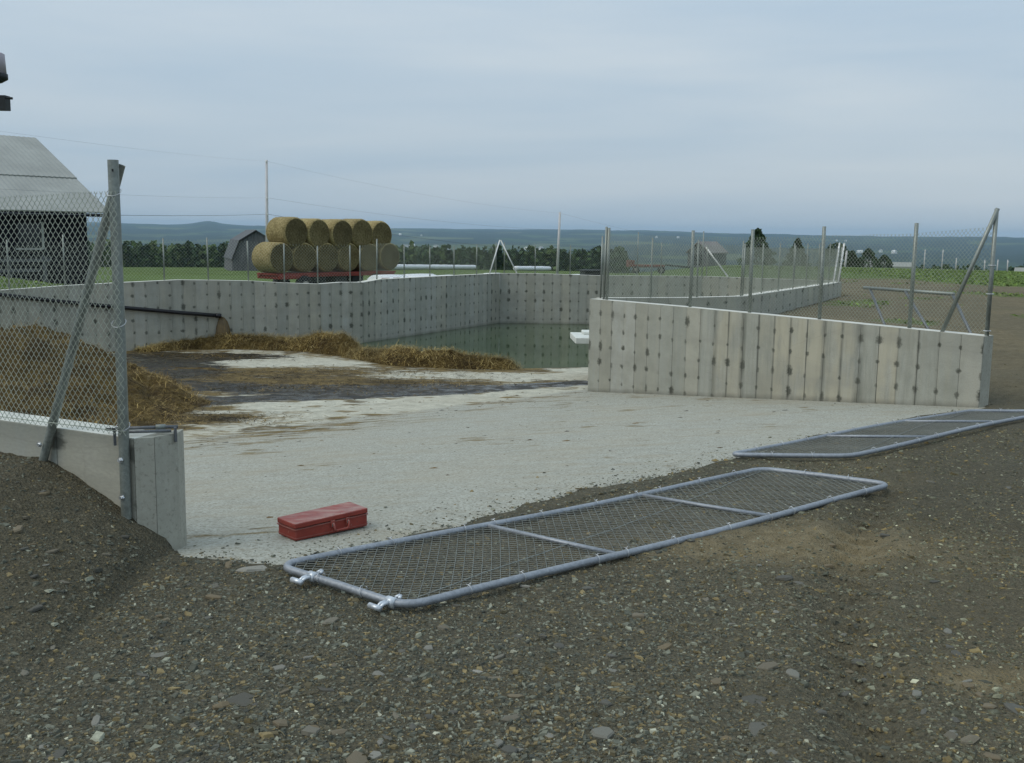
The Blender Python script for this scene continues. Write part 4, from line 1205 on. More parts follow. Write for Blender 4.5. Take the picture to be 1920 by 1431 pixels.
# clods and straw bits dropped about the floor
def clods():
    r_ = np.random.default_rng(15); n = 1100
    x = r_.uniform(-6.5, 4.4, n * 3); y = r_.uniform(5.5, 19.0, n * 3)
    s1, t1 = sfront(x, y)
    k = np.where((s1 > .15) & in_poly(x, y, TANK) & (r_.random(n * 3) < np.where(s1 > 5.5, .6, .16)))[0][:n]
    x, y = x[k], y[k]; n = len(k)
    sz = np.clip(r_.lognormal(-4.55, .5, n), .004, .03); a0 = r_.uniform(0, 6.28, n)
    V, Fs, C = [], [], []
    m = 6
    ang = np.arange(m) / m * 2 * np.pi
    rad = sz[:, None] * r_.uniform(.6, 1.3, (n, m))
    bx = x[:, None] + rad * np.cos(ang + a0[:, None]) * 1.5; by = y[:, None] + rad * np.sin(ang + a0[:, None])
    zf = floor_z(x, y)
    bz = np.broadcast_to(zf[:, None] - .002, bx.shape)
    top = np.stack([x + sz * r_.normal(0, .3, n), y + sz * r_.normal(0, .3, n), zf + sz * .32], 1)
    V = np.concatenate([np.stack([bx, by, bz], -1), top[:, None, :]], 1).reshape(-1, 3)
    k = np.arange(n)[:, None, None] * (m + 1)
    F3 = (k + np.stack([np.arange(m), (np.arange(m) + 1) % m, np.full(m, m)], 1)[None]).reshape(-1, 3)
    tn = np.array([(.07, .045, .018), (.12, .08, .03), (.05, .036, .018), (.16, .11, .05), (.09, .085, .07)])[r_.integers(0, 5, n)]
    C = np.concatenate([np.repeat(tn, m + 1, 0), np.ones((n * (m + 1), 1))], 1)
    o = np_mesh("debris", V, F3, M['chips'], None, False, cols={"tint": C})
    tag(o, "small brown clods and bits of straw scattered over the concrete", "debris", kind="stuff")
clods()

dp = empty("drain_pipe", (-6.2, 21.94, -.18)); tag(dp, "black plastic pipe sloping down along the far left wall", "pipe")
wnn = Vector((A1[1] - A0[1], -(A1[0] - A0[0]), 0)).normalized()
def onA(f, z, o_): 
    q = lerp2(A0, A1, f); return (q[0] + wnn.x * o_, q[1] + wnn.y * o_, z)
b = MB(); b.tube([onA(.10, .53, .05), onA(.269, .325, .05), onA(.385, .16, .055), onA(.5, .02, .06), onA(.6, -.095, .06), onA(.68, -.178, .07)], .040, 12); b.build("pipe", M['black_pipe'], dp, True)
b = MB(); b.tube([onA(.672, -.17, .068), onA(.683, -.182, .07)], .047, 12); b.build("coupling", M['black_pipe'], dp, True)
ws = empty("water_stream", onA(.69, -.85, .1)); tag(ws, "brown liquid pouring from the black pipe's end down the wall", "stream")
b = MB()
pts0 = [(.683, -.19, .07), (.690, -.22, .075), (.696, -.30, .08), (.700, -.42, .08), (.703, -.58, .08), (.704, -.82, .08)]
vs = []
for k, (f, z, o_) in enumerate(pts0):
    back = .682 - .0 * k - .012 * S(k / 5)
    vs += [onA(back, z, .012), onA(back, z, .03 + .01 * k), onA(f, z, o_), onA(f, z, .012)]
fs = []
for k in range(len(pts0) - 1):
    a_ = 4 * k
    fs += [(a_, a_ + 4, a_ + 5, a_ + 1), (a_ + 1, a_ + 5, a_ + 6, a_ + 2), (a_ + 2, a_ + 6, a_ + 7, a_ + 3), (a_ + 3, a_ + 7, a_ + 4, a_)]
fs += [(0, 1, 2, 3), (23, 22, 21, 20)]
b.add(vs, fs); b.build("flow", M['brown_water'], ws, True)

dk = empty("pier_slab", (2.2, 17.5, -.9)); tag(dk, "pale concrete slab jutting over the water beside the right wall", "slab")
b = MB(); b.box((2.22, 17.62, -.12), (2.4, 1.0, .10), .04); b.build("slab", M['pale_slab'], dk, bevel=.01)
b = MB(); b.box((2.40, 17.9, -.045), (2.4, .40, .045), .04); b.build("upper_slab", M['pale_slab'], dk, bevel=.01)
for x in (1.9, 3.1):
    b = MB(); b.box((x, 17.7, -.72), (.2, .3, 1.1)); b.build("leg", M['pale_slab'], dk)

# ------------------------------------------------------------------ gravel: loose chips and single stones
def chips():
    r_ = np.random.default_rng(77)
    n = 165000
    y = 2.7 + 6.5 * r_.random(n) ** 1.75
    x = (r_.random(n) * 2 - 1) * (y * .52 + .25)
    extra = 6000
    y = np.concatenate([y, r_.uniform(8, 15, extra)]); x = np.concatenate([x, r_.uniform(2, 9, extra)])
    s1, t1 = sfront(x, y)
    keep = ((s1 < 0.0) | (t1 > GL + .15) | ((t1 < -.12) & (x < -1.7) & (y < 5.0 + .5 * (-1.85 - x)))) & ((s1 < 0) | ~in_poly(x, y, TANK))
    edge = (s1 > -.05) & (s1 < .8) & (t1 > 0.1) & (t1 < GL) & (r_.random(len(x)) < np.exp(-s1 / .16) * .55 + .02)
    k = np.where(keep | edge)[0]
    dens = fbm(x[k] * .9, y[k] * .9, 121, 3) - .36 * np.exp(-(((x[k] - 1.72) / .62) ** 2 + ((y[k] - 5.45) / .36) ** 2)) - .4 * np.exp(-(((x[k] - 1.80) / .24) ** 2 + ((y[k] - 3.66) / .12) ** 2)) + .03 * S((x[k] - .2) / 2)
    k = k[r_.random(len(k)) < np.clip(.50 + 2.3 * (dens - .41), .20, 1)]
    x, y = x[k], y[k]; n = len(k); s1 = s1[k]
    ins = in_poly(x, y, TANK)
    z = np.where(ins & (s1 > -.11), floor_z(x, y), ground_z(x, y)) + np.where(ins & (s1 < .08), .008, 0)
    sz = np.clip(r_.lognormal(-4.98, .46, n), .0035, .03)
    m = 4
    ang = np.arange(m) / m * 2 * np.pi
    a0 = r_.uniform(0, 6.28, n)[:, None]; asp = r_.uniform(.32, .9, n)[:, None]
    rad = sz[:, None] * r_.uniform(.5, 1.4, (n, m))
    lx = rad * np.cos(ang)[None]; ly = rad * np.sin(ang)[None] * asp
    ca, sa = np.cos(a0), np.sin(a0)
    ox = lx * ca - ly * sa; oy = lx * sa + ly * ca
    tiltx = r_.normal(0, .22, n)[:, None]; tilty = r_.normal(0, .22, n)[:, None]
    th = (sz * r_.uniform(.08, .36, n))[:, None]
    sh = .75
    botz = z[:, None] - .002 + 0 * ox
    topz = z[:, None] + th + ox * sh * tiltx + oy * sh * tilty
    B = np.stack([x[:, None] + ox, y[:, None] + oy, botz], -1)
    T = np.stack([x[:, None] + ox * sh, y[:, None] + oy * sh, topz], -1)
    V = np.concatenate([B, T], 1).reshape(-1, 3)
    kk = np.arange(n)[:, None, None] * (2 * m)
    i = np.arange(m); j = (i + 1) % m
    quads = np.stack([i, j, m + j, m + i], 1)
    F4 = (kk + quads[None]).reshape(-1, 4)
    pal = np.array([(.050, .053, .050), (.075, .078, .073), (.105, .108, .100), (.070, .060, .042), (.120, .095, .058), (.145, .115, .070), (.16, .165, .155), (.30, .30, .28), (.040, .042, .042)])
    pw_ = np.array([.18, .2, .18, .14, .10, .05, .07, .006, .085])
    tn = pal[r_.choice(len(pal), n, p=pw_ / pw_.sum())] * r_.uniform(.75, 1.25, n)[:, None] * np.array([[1.60, 1.60, 1.30]]) * (1 + .12 * S((x - .3) / 2)[:, None] * np.array([[.8, .5, -.6]]))
    C = np.concatenate([np.repeat(tn, 2 * m, 0), np.ones((n * 2 * m, 1))], 1)
    # side quads and cap triangles together, as triangles
    tri = np.concatenate([F4[:, [0, 1, 2]], F4[:, [0, 2, 3]], (kk + np.array([[m, m + 1, m + 2], [m, m + 2, m + 3]])[None]).reshape(-1, 3)], 0)
    o = np_mesh("gravel", V, tri, M['chips'], None, False, cols={"tint": C})
    tag(o, "loose grey and brown shale chips covering the yard", "gravel", kind="stuff")
chips()

def stone_mesh(seed):
    r_ = random.Random(seed)
    n = r_.randint(5, 7)
    b = MB()
    th_ = r_.uniform(.08, .26); asp = r_.uniform(.38, .85)
    ring = [(math.cos(2 * math.pi * k / n) * r_.uniform(.6, 1.25), math.sin(2 * math.pi * k / n) * r_.uniform(.7, 1.15) * asp) for k in range(n)]
    bot = [(x, y, -.12) for x, y in ring]
    mid = [(x * 1.04, y * 1.04, th_ * .45 + r_.uniform(-.05, .05)) for x, y in ring]
    top = [(x * .90 + .03, y * .90, th_ + r_.uniform(-.07, .07)) for x, y in ring]
    c = (0, 0, th_ + r_.uniform(0, .06))
    vs = bot + mid + top + [c]
    fs = []
    for k in range(n):
        j = (k + 1) % n
        fs += [(k, j, n + j, n + k), (n + k, n + j, 2 * n + j, 2 * n + k), (2 * n + k, 2 * n + j, 3 * n)]
    me = bpy.data.meshes.new("stone"); me.from_pydata(vs, [], fs); me.materials.append(M['stone']); me.update()
    return me
SM = [stone_mesh(200 + k) for k in range(12)]
def put_stone(x, y, size, mesh=None, rot=None, tilt=None):
    zz = float(ground_z(np.array([x]), np.array([y]))[0])
    o = bpy.data.objects.new("stone", mesh or random.choice(SM))
    o.location = (x, y, zz - .001); o.scale = (size,) * 3
    t = tilt or (random.gauss(0, .10), random.gauss(0, .10))
    o.rotation_euler = (t[0], t[1], random.uniform(0, 6.28) if rot is None else rot)
    o.parent = ground
    col.objects.link(o)
cnt = 0
# the few large slabs that catch the eye in the photograph
for (x, y, s_z, ro, tl_) in [(-.92, 3.37, .062, .4, (.35, .0)), (-.97, 3.33, .05, 1.2, None), (-.74, 4.13, .045, 1.0, None), (-.55, 3.16, .034, .3, None), (-.74, 3.22, .035, 2.0, None),
                             (.31, 3.19, .05, .8, None), (.85, 3.45, .052, .2, None), (.83, 3.24, .05, .1, None), (1.52, 3.07, .036, 2.3, None), (-1.22, 4.78, .085, .35, None), (-1.35, 4.83, .05, 1.7, None),
                             (.02, 3.28, .042, .5, None), (-.27, 4.07, .036, 1.8, None), (.02, 3.06, .03, .1, None), (.62, 3.93, .045, .6, None), (.55, 4.25, .04, 2.7, None), (1.45, 3.5, .035, 1.1, None), (-1.85, 4.85, .03, .6, None), (-2.2, 4.5, .045, 2.1, None), (-1.9, 4.0, .04, .9, None), (-.05, 3.6, .032, .2, None), (.2, 3.9, .035, 1.5, None), (1.75, 3.4, .045, .4, None)]:
    put_stone(x, y, s_z, rot=ro, tilt=tl_); cnt += 1
while cnt < 270:
    y = 2.85 + 5.4 * random.random() ** 1.7
    x = random.uniform(-1, 1) * (y * .50)
    s1, t1 = sfront(x, y)
    if s1 > -.06 and not (t1 < -.2 and y < 4.9 + .5 * (-1.9 - x)): continue
    if x < -1.65 and y > 4.8 + .48 * (-1.9 - x): continue
    put_stone(x, y, min(.055, max(.013, random.lognormvariate(-3.75, .38)))); cnt += 1

# straw wisps on the gravel
def wisp(r_, n):
    y = 2.8 + 5 * r_.random(n) ** 1.5; x = (r_.random(n) * 2 - 1) * y * .5 + .5
    return np.stack([x, y, ground_z(x, y) + .012], 1)
P_ = wisp(np.random.default_rng(4), 260)
s1, t1 = st(P_[:, 0], P_[:, 1])
good = P_[(s1 < -.1) & (P_[:, 0] > -1.6)]
o = strands(len(good), lambda r_, n: good, None, "straw", M['straw'], None, .02, .07, .0011, [(.26, .21, .11), (.18, .14, .07)], 9)
tag(o, "stray wisps of pale straw on the gravel", "straw", kind="stuff")

# ------------------------------------------------------------------ hay wagon and bales
def bale_mesh(r=.6, L_=1.2):
    b = MB(); n = 28
    vs, fs = [], []
    xs = [(-L_ / 2, .90), (-L_ / 2 + .03, .965), (-L_ / 2 + .10, 1.0), (-.15, 1.012), (.2, 1.008), (L_ / 2 - .10, 1.0), (L_ / 2 - .03, .965), (L_ / 2, .90)]
    rnd = random.Random(5)
    for x, k in xs:
        for i in range(n):
            t = 2 * math.pi * i / n
            q = r * k * (1 + rnd.uniform(-.012, .012)) 
            z = q * math.sin(t); z = z * (.965 if z < 0 else 1)
            vs.append((x + rnd.uniform(-.008, .008), q * math.cos(t), z))
    m = len(xs)
    for j in range(m - 1):
        for i in range(n):
            i2 = (i + 1) % n
            fs.append((j * n + i, j * n + i2, (j + 1) * n + i2, (j + 1) * n + i))
    return vs, fs, n, m
def make_bale(name, loc, ax, label, group, r=.6, L_=1.2, roll=0):
    vs, fs, n, m = bale_mesh(r, L_)
    rootb = empty(name, loc); tag(rootb, label, "hay bale", group)
    rm = Matrix.Rotation(ax, 3, 'Z') @ Matrix.Rotation(roll, 3, 'X')
    W = lambda p: tuple(Vector(loc) + rm @ Vector(p))
    b = MB(); b.add([W(v) for v in vs], fs); b.build("side", M['hay'], rootb, True)
    for sgn, j in ((-1, 0), (1, m - 1)):
        # rolled end: concentric ridges
        b = MB(); ev, ef = [], []
        rings = [(.90, 0.0), (.78, .018), (.70, .004), (.56, .024), (.48, .008), (.32, .028), (.24, .012), (.10, .03)]
        for kq, (q, dx) in enumerate(rings):
            for i in range(n):
                v = vs[j * n + i]
                t = 2 * math.pi * i / n
                ev.append(W((sgn * (L_ / 2 + dx), v[1] * q / .9, v[2] * q / .9)))
        for kq in range(len(rings) - 1):
            for i in range(n):
                i2 = (i + 1) % n
                f = (kq * n + i, kq * n + i2, (kq + 1) * n + i2, (kq + 1) * n + i)
                ef.append(f if sgn > 0 else f[::-1])
        ef.append(tuple((len(rings) - 1) * n + i for i in range(n)))
        b.add(ev, ef); b.build("end", M['hay_end'], rootb, True)
    return rootb
phi = R(50)
rowd = Vector((math.cos(phi), math.sin(phi), 0))       # along the wagon: right and away
axd = Vector((math.sin(phi), -math.cos(phi), 0))       # bale axis: towards the right front
axa = math.atan2(axd.y, axd.x)
w0 = Vector((-9.42, 40.9, 0))                            # middle of the first lower bale
ordn = ["first", "second", "third", "fourth", "fifth", "sixth"]
sp = 1.14
for k in range(6):
    p = w0 + rowd * (sp * k)
    side_l = "first round bale from the left in the lower row on the red wagon" if k == 0 else f"{ordn[k]} round bale from the left in the lower row on the red wagon" if k < 5 else "last round bale at the right end of the lower row on the red wagon"
    make_bale("hay_bale", (p.x, p.y, .58 + random.uniform(-.01, .02)), axa + random.uniform(-.04, .04), side_l, "round bales on the hay wagon", roll=random.uniform(0, 6))
for k in range(5):
    p = w0 + rowd * (sp * (k + .62 + .03 * k * .2)) + axd * random.uniform(-.05, .08)
    lab = "leftmost round bale of the upper row, its broad side showing" if k == 0 else f"{ordn[k]} round bale from the left in the upper row on the wagon" if k < 4 else "rightmost round bale of the upper row on the wagon"
    make_bale("hay_bale", (p.x, p.y, 1.52 + random.uniform(-.03, .05)), axa + random.uniform(-.06, .06), lab, "round bales on the hay wagon", roll=random.uniform(0, 6))
wg = empty("hay_wagon", tuple(w0 + rowd * 2.9 + Vector((0, 0, -.92)))); tag(wg, "red flat hay wagon loaded with two rows of round bales", "wagon")
ctr = w0 + rowd * (sp * 2.5)
b = MB(); b.box((ctr.x, ctr.y, -.055), (6.3, 1.25, .07), phi); b.build("deck", M['wagon_red'], wg)
for o_ in (-.55, .55):
    b = MB(); q = ctr + axd * o_; b.box((q.x, q.y, -.135), (6.2, .10, .085), phi); b.build("side_beam", M['wagon_red'], wg)
b = MB(); q = ctr - rowd * 2.55; b.box((q.x, q.y, -.17), (1.05, 1.45, .15), phi); b.build("bolster", M['wagon_red'], wg, bevel=.03)
for kk in (-1.9, 1.9):
    q = ctr + rowd * kk
    b = MB(); b.tube([q + axd * -.75 + Vector((0, 0, -.52)), q + axd * .75 + Vector((0, 0, -.52))], .05, 8); b.build("axle", M['dark_box'], wg, True)
    for sg in (-1, 1):
        c = q + axd * (sg * .72) + Vector((0, 0, -.52))
        b = MB(); b.tube([c - axd * .11, c - axd * .08, c + axd * .08, c + axd * .11], .40, 20, radii=[.34, .40, .40, .34]); wh = b.build("wheel", M['tyre'], wg, True)
        b = MB(); b.tube([c - axd * .115, c + axd * .115], .19, 16); b.build("rim", M['rim'], wh, True)
b = MB(); q = ctr - rowd * 3.1; b.tube([q + Vector((0, 0, -.5)), q - rowd * 1.5 + Vector((0, 0, -.7))], .05, 8); b.build("drawbar", M['dark_box'], wg, True)
for kk in (-.9, .2, 1.1):
    b = MB(); q = ctr + rowd * kk; b.box((q.x, q.y, -.34), (.6, 1.0, .32), phi); b.build("underframe", M['dark_box'], wg)

# ------------------------------------------------------------------ white wrapped silage
def tube_bag(label, p0, p1, r, n_b, group="white wrapped silage rows", zoff=0.0, seed=1, flat=.85):
    p0 = Vector(p0); p1 = Vector(p1); d = p1 - p0; L_ = d.length; d.normalize(); sd_ = Vector((-d.y, d.x, 0)).normalized()
    root = empty("silage_row", tuple(p0)); tag(root, label, "silage wrap", group)
    rnd = random.Random(seed)
    each = L_ / n_b
    for k in range(n_b):
        b = MB(); vs, fs = [], []
        n = 16
        prof = [(0, .90), (.06, .97), (.5, 1.0), (.94, .97), (1, .90)]
        if k == 0: prof = [(-.02, .12), (0.0, .55), (.05, .88)] + prof[1:]
        if k == n_b - 1: prof = prof[:-1] + [(.96, .85), (1.0, .5), (1.02, .1)]
        rk = r * rnd.uniform(.94, 1.04)
        for (u, q) in prof:
            c = p0 + d * (each * (k + u))
            for i in range(n):
                t = 2 * math.pi * i / n
                qq = rk * q * (1 + rnd.uniform(-.02, .02))
                vs.append(c + sd_ * (qq * math.cos(t)) + Vector((0, 0, r * flat + qq * flat * math.sin(t))))
        for j in range(len(prof) - 1):
            for i in range(n):
                i2 = (i + 1) % n; fs.append((j * n + i, (j + 1) * n + i, (j + 1) * n + i2, j * n + i2))
        fs.append(tuple(range(n))); fs.append(tuple((len(prof) - 1) * n + i for i in range(n))[::-1])
        b.add(vs, fs); b.build("wrapped_bale", M['white_plastic'], root, True)
    return root
lz = lambda x, y: float(land(np.array([x]), np.array([y]))[0])
def gpt(x, y, dz=0): return (x, y, lz(x, y) + dz)
tube_bag("long white row of wrapped bales in the field right of the hay wagon", gpt(-25, 208), gpt(-9.5, 257), .66, 11, seed=2)
tube_bag("shorter white wrapped row in the field beyond the far corner brace", gpt(.3, 230), gpt(8.4, 244), .62, 6, seed=3)
tube_bag("white wrapped row just behind the wall beside the wagon", (-4.85, 36.2, -.80), (-1.0, 41, -.94), .58, 4, seed=4)
tube_bag("thin line of white plastic showing over the far end wall", (-1.2, 40.2, -.855), (6.2, 41.5, -.93), .58, 7, seed=5)
# red net showing through
for (x, y, l_) in ((-4.42, 36.10, .34), (-4.08, 36.52, .30)):
    rn = empty("red_tarp_edge", (x, y, -.1)); tag(rn, "faint red strip on the white wrapped row, " + ("left one by the wagon" if l_ > .32 else "right one"), "red strip", "red strips on the wrapped row")
    b = MB(); b.box((x, y, .035), (l_, .05, .045), math.atan2(4.8, 3.85)); b.build("strip", M['wagon_red'], rn)

bxr = empty("dark_tank", (3.0, 37, -.8)); tag(bxr, "small black box standing behind the far end wall", "tank")
b = MB(); b.box((2.72, 36, .08), (.72, .7, .62), .2); b.build("body", M['dark_box'], bxr, bevel=.03)
b = MB(); b.box((2.72, 36, .41), (.78, .76, .05), .2); b.build("lid", M['dark_box'], bxr, bevel=.01)
for sx in (-.28, .28):
    for sy in (-.28, .28):
        b = MB(); b.box((2.72 + sx, 36 + sy, -.52), (.06, .06, .62)); b.build("leg", M['dark_box'], bxr)
# red implement
im = empty("farm_implement", (7.9, 62, -.9)); tag(im, "small red farm machine behind the mesh fence", "machine")
zb_ = -.55
b = MB(); b.box((7.9, 62, zb_ + .42), (2.0, .7, .16), .15); b.build("body", M['rust'], im, bevel=.05)
b = MB(); b.box((6.9, 61.9, zb_ + .55), (.4, .5, .4), .15); b.build("hopper", M['rust'], im, bevel=.05)
for sx in (-.7, .8):
    b = MB(); c = Vector((7.9 + sx, 61.5, zb_ + .2)); b.tube([c, c + Vector((0, .25, 0))], .22, 16); w_ = b.build("wheel", M['tyre'], im, True)
    b = MB(); b.tube([c - Vector((0, .02, 0)), c + Vector((0, .27, 0))], .10, 12); b.build("rim", M['rim'], w_, True)
b = MB(); b.tube([(9, 62.1, zb_ + .5), (10.6, 62.3, zb_ + .35)], .06, 8); b.build("drawbar", M['dark_box'], im, True)

# ------------------------------------------------------------------ buildings
def corr_roof(P00, P10, P01, P11, mat, name, root, n=40, amp=.02, th=.05):
    """corrugated sheet between eave P00-P10 and ridge P01-P11; ribs run from eave to ridge"""
    P00, P10, P01, P11 = map(Vector, (P00, P10, P01, P11))
    nr = (P10 - P00).cross(P01 - P00).normalized()
    if nr.z < 0: nr = -nr
    vs, fs = [], []
    m = n * 2
    for i in range(m + 1):
        f = i / m
        o_ = nr * (amp if i % 2 else 0)
        a, b_ = P00.lerp(P10, f), P01.lerp(P11, f)
        vs += [a + o_, b_ + o_, a + o_ - nr * th, b_ + o_ - nr * th]
    for i in range(m):
        a, c = 4 * i, 4 * (i + 1)
        fs += [(a, c, c + 1, a + 1), (a + 2, a + 3, c + 3, c + 2), (a, a + 2, c + 2, c), (a + 1, c + 1, c + 3, a + 3)]
    fs += [(0, 1, 3, 2), (4 * m, 4 * m + 2, 4 * m + 3, 4 * m + 1)]
    b = MB(); b.add(vs, fs); return b.build(name, mat, root)

# dark barn at the left
bd = Vector((-.69, -.724, 0)); bn = Vector((-.724, .69, 0))      # along the eave (left, towards us) and into the barn
c0 = Vector((-18.3, 45.0, 0))
br = empty("barn", (c0.x, c0.y, -1.0)); tag(br, "dark boarded barn with a pale ribbed metal roof behind the left fence", "barn")
LB, WB = 11.0, 13.4
ez, rz_ = 2.3, 5.75
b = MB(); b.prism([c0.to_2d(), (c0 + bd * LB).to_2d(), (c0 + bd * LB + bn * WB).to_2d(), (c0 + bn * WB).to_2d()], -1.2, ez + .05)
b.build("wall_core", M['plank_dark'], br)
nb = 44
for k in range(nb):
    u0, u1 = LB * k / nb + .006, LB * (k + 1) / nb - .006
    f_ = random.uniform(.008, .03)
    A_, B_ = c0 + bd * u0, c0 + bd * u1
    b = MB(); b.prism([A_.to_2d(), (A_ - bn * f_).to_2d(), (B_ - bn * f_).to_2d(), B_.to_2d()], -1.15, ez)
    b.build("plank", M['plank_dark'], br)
ov = .75
e0 = c0 - bd * .75 - bn * ov; e1 = c0 + bd * (LB + .5) - bn * ov
r0 = c0 - bd * .75 + bn * (WB / 2); r1 = c0 + bd * (LB + .5) + bn * (WB / 2)
mid0, mid1 = e0.lerp(r0, .44), e1.lerp(r1, .44)
zm = ez + (rz_ - ez) * .44
rf = corr_roof((e0.x, e0.y, ez - .0), (e1.x, e1.y, ez - .0), (mid0.x, mid0.y, zm), (mid1.x, mid1.y, zm), M['roof'], "roof_sheet", br, 55, .018)
mid0b, mid1b = e0.lerp(r0, .43), e1.lerp(r1, .43)
corr_roof((mid0b.x, mid0b.y, zm + .02), (mid1b.x, mid1b.y, zm + .02), (r0.x, r0.y, rz_ + .06), (r1.x, r1.y, rz_ + .06), M['roof'], "roof_sheet", br, 55, .018)
bk0, bk1 = c0 - bd * .75 + bn * (WB + ov), c0 + bd * (LB + .5) + bn * (WB + ov)
corr_roof((bk0.x, bk0.y, ez), (bk1.x, bk1.y, ez), (r0.x, r0.y, rz_ + .03), (r1.x, r1.y, rz_ + .03), M['roof'], "roof_sheet", br, 40, .03)
b = MB(); q = (e0 + e1) / 2 + bn * .04; b.box((q.x, q.y, ez - .13), ((e1 - e0).length - .02, .04, .14), math.atan2(bd.y, bd.x)); b.build("fascia", M['plank_dark'], br)
g0, g1 = c0, c0 + bn * WB
b = MB(); b.add([(g0.x, g0.y, ez), (g1.x, g1.y, ez), ((g0.x + g1.x) / 2, (g0.y + g1.y) / 2, rz_ - .15)] + [(p.x + bd.x * .1, p.y + bd.y * .1, z) for p, z in ((g0, ez), (g1, ez), ((g0 + g1) / 2, rz_ - .15))], [(0, 1, 2), (5, 4, 3), (0, 3, 4, 1), (1, 4, 5, 2), (2, 5, 3, 0)]); b.build("gable", M['plank_dark'], br)
def barn_rect(u0, u1, z0_, z1_, d_, mat, name, par=br):
    A_, B_ = c0 + bd * u0, c0 + bd * u1
    b = MB(); b.prism([(A_ - bn * .032).to_2d(), (A_ - bn * (.032 + d_)).to_2d(), (B_ - bn * (.032 + d_)).to_2d(), (B_ - bn * .032).to_2d()], z0_, z1_)
    return b.build(name, mat, par)
wn1 = barn_rect(1.9, 2.9, .78, 1.8, .02, M['glass'], "window")
barn_rect(1.86, 1.95, .72, 1.85, .05, M['trim'], "frame", wn1); barn_rect(1.95, 3.0, .70, .78, .05, M['trim'], "sill", wn1)
barn_rect(4.15, 4.9, .9, 1.75, .05, M['trim'], "door_panel")
# gate rails and brush in front of the barn
for k, z in enumerate((.05, .3)):
    pass
rl = empty("board_rail", (-18, 43, -1)); tag(rl, "grey boards of a low rail fence against the dark barn", "rail fence")
for (u0, u1, z) in ((2.0, 5.2, .30), (2.4, 5.2, -.1)):
    A_, B_ = c0 + bd * u0 - bn * .9, c0 + bd * u1 - bn * .9
    b = MB(); b.prism([A_.to_2d(), (A_ - bn * .05).to_2d(), (B_ - bn * .05).to_2d(), B_.to_2d()], z - .07, z + .07); b.build("rail", M['plank_grey'], rl)
for u in (2.2, 3.6, 5.0):
    A_ = c0 + bd * u - bn * .83
    b = MB(); b.box((A_.x, A_.y, -.3), (.12, .12, 1.5)); b.build("post", M['plank_grey'], rl)

# grey gambrel barn beyond the wagon
M['roof3'] = mat_corr('dark_barn_roofing', (0.075, 0.078, 0.08))
gb = empty("gambrel_barn", (-34.3, 140, -4)); tag(gb, "grey gambrel-roofed barn partly hidden by the hay bales", "barn")
gz_ = lz(-34, 140)
prof = [(-3.45, gz_ - .3), (-3.35, gz_ + 1.3), (-2.3, .22), (0, 1.62), (2.3, .22), (3.35, gz_ + 1.3), (3.45, gz_ - .3)]
def gcurve(y0_, y1_, sc, name, mat):
    b = MB(); n = len(prof)
    vs = [(-34.3 + x * sc, y0_, z) for x, z in prof] + [(-34.3 + x * sc + (y1_ - y0_) * -.35, y1_, z) for x, z in prof]
    fs = [tuple(range(n)), tuple(range(2 * n - 1, n - 1, -1))] + [(i, n + i, n + (i + 1) % n, (i + 1) % n) for i in range(n)]
    b.add(vs, fs); return b.build(name, mat, gb)
gcurve(140.0, 154, 1.0, "wall", M['plank_grey'])
for k in range(28):
    x0 = -3.3 + 6.6 * k / 28; xm = x0 + 6.6 / 56
    zt_ = float(np.interp(xm, [p[0] for p in prof], [p[1] for p in prof])) - .06
    b = MB(); b.box((-34.3 + xm, 139.97, (zt_ + gz_ - .3) / 2), (.2, .04 + .03 * random.random(), zt_ - gz_ + .3)); b.build("plank", M['plank_grey'], gb)
for i in range(1, len(prof) - 2):
    (xa, za), (xb, zb2) = prof[i], prof[i + 1]
    b = MB(); d_ = -.35 * 14.6
    vs = [(-34.3 + xa, 139.6, za + .04), (-34.3 + xb, 139.6, zb2 + .04), (-34.3 + xb + d_, 154.3, zb2 + .04), (-34.3 + xa + d_, 154.3, za + .04)]
    vs = vs + [(x, y, z + .10) for x, y, z in vs]
    b.add(vs, [(3, 2, 1, 0), (4, 5, 6, 7), (0, 1, 5, 4), (1, 2, 6, 5), (2, 3, 7, 6), (3, 0, 4, 7)]); b.build("roof_slope", M['roof3'], gb)

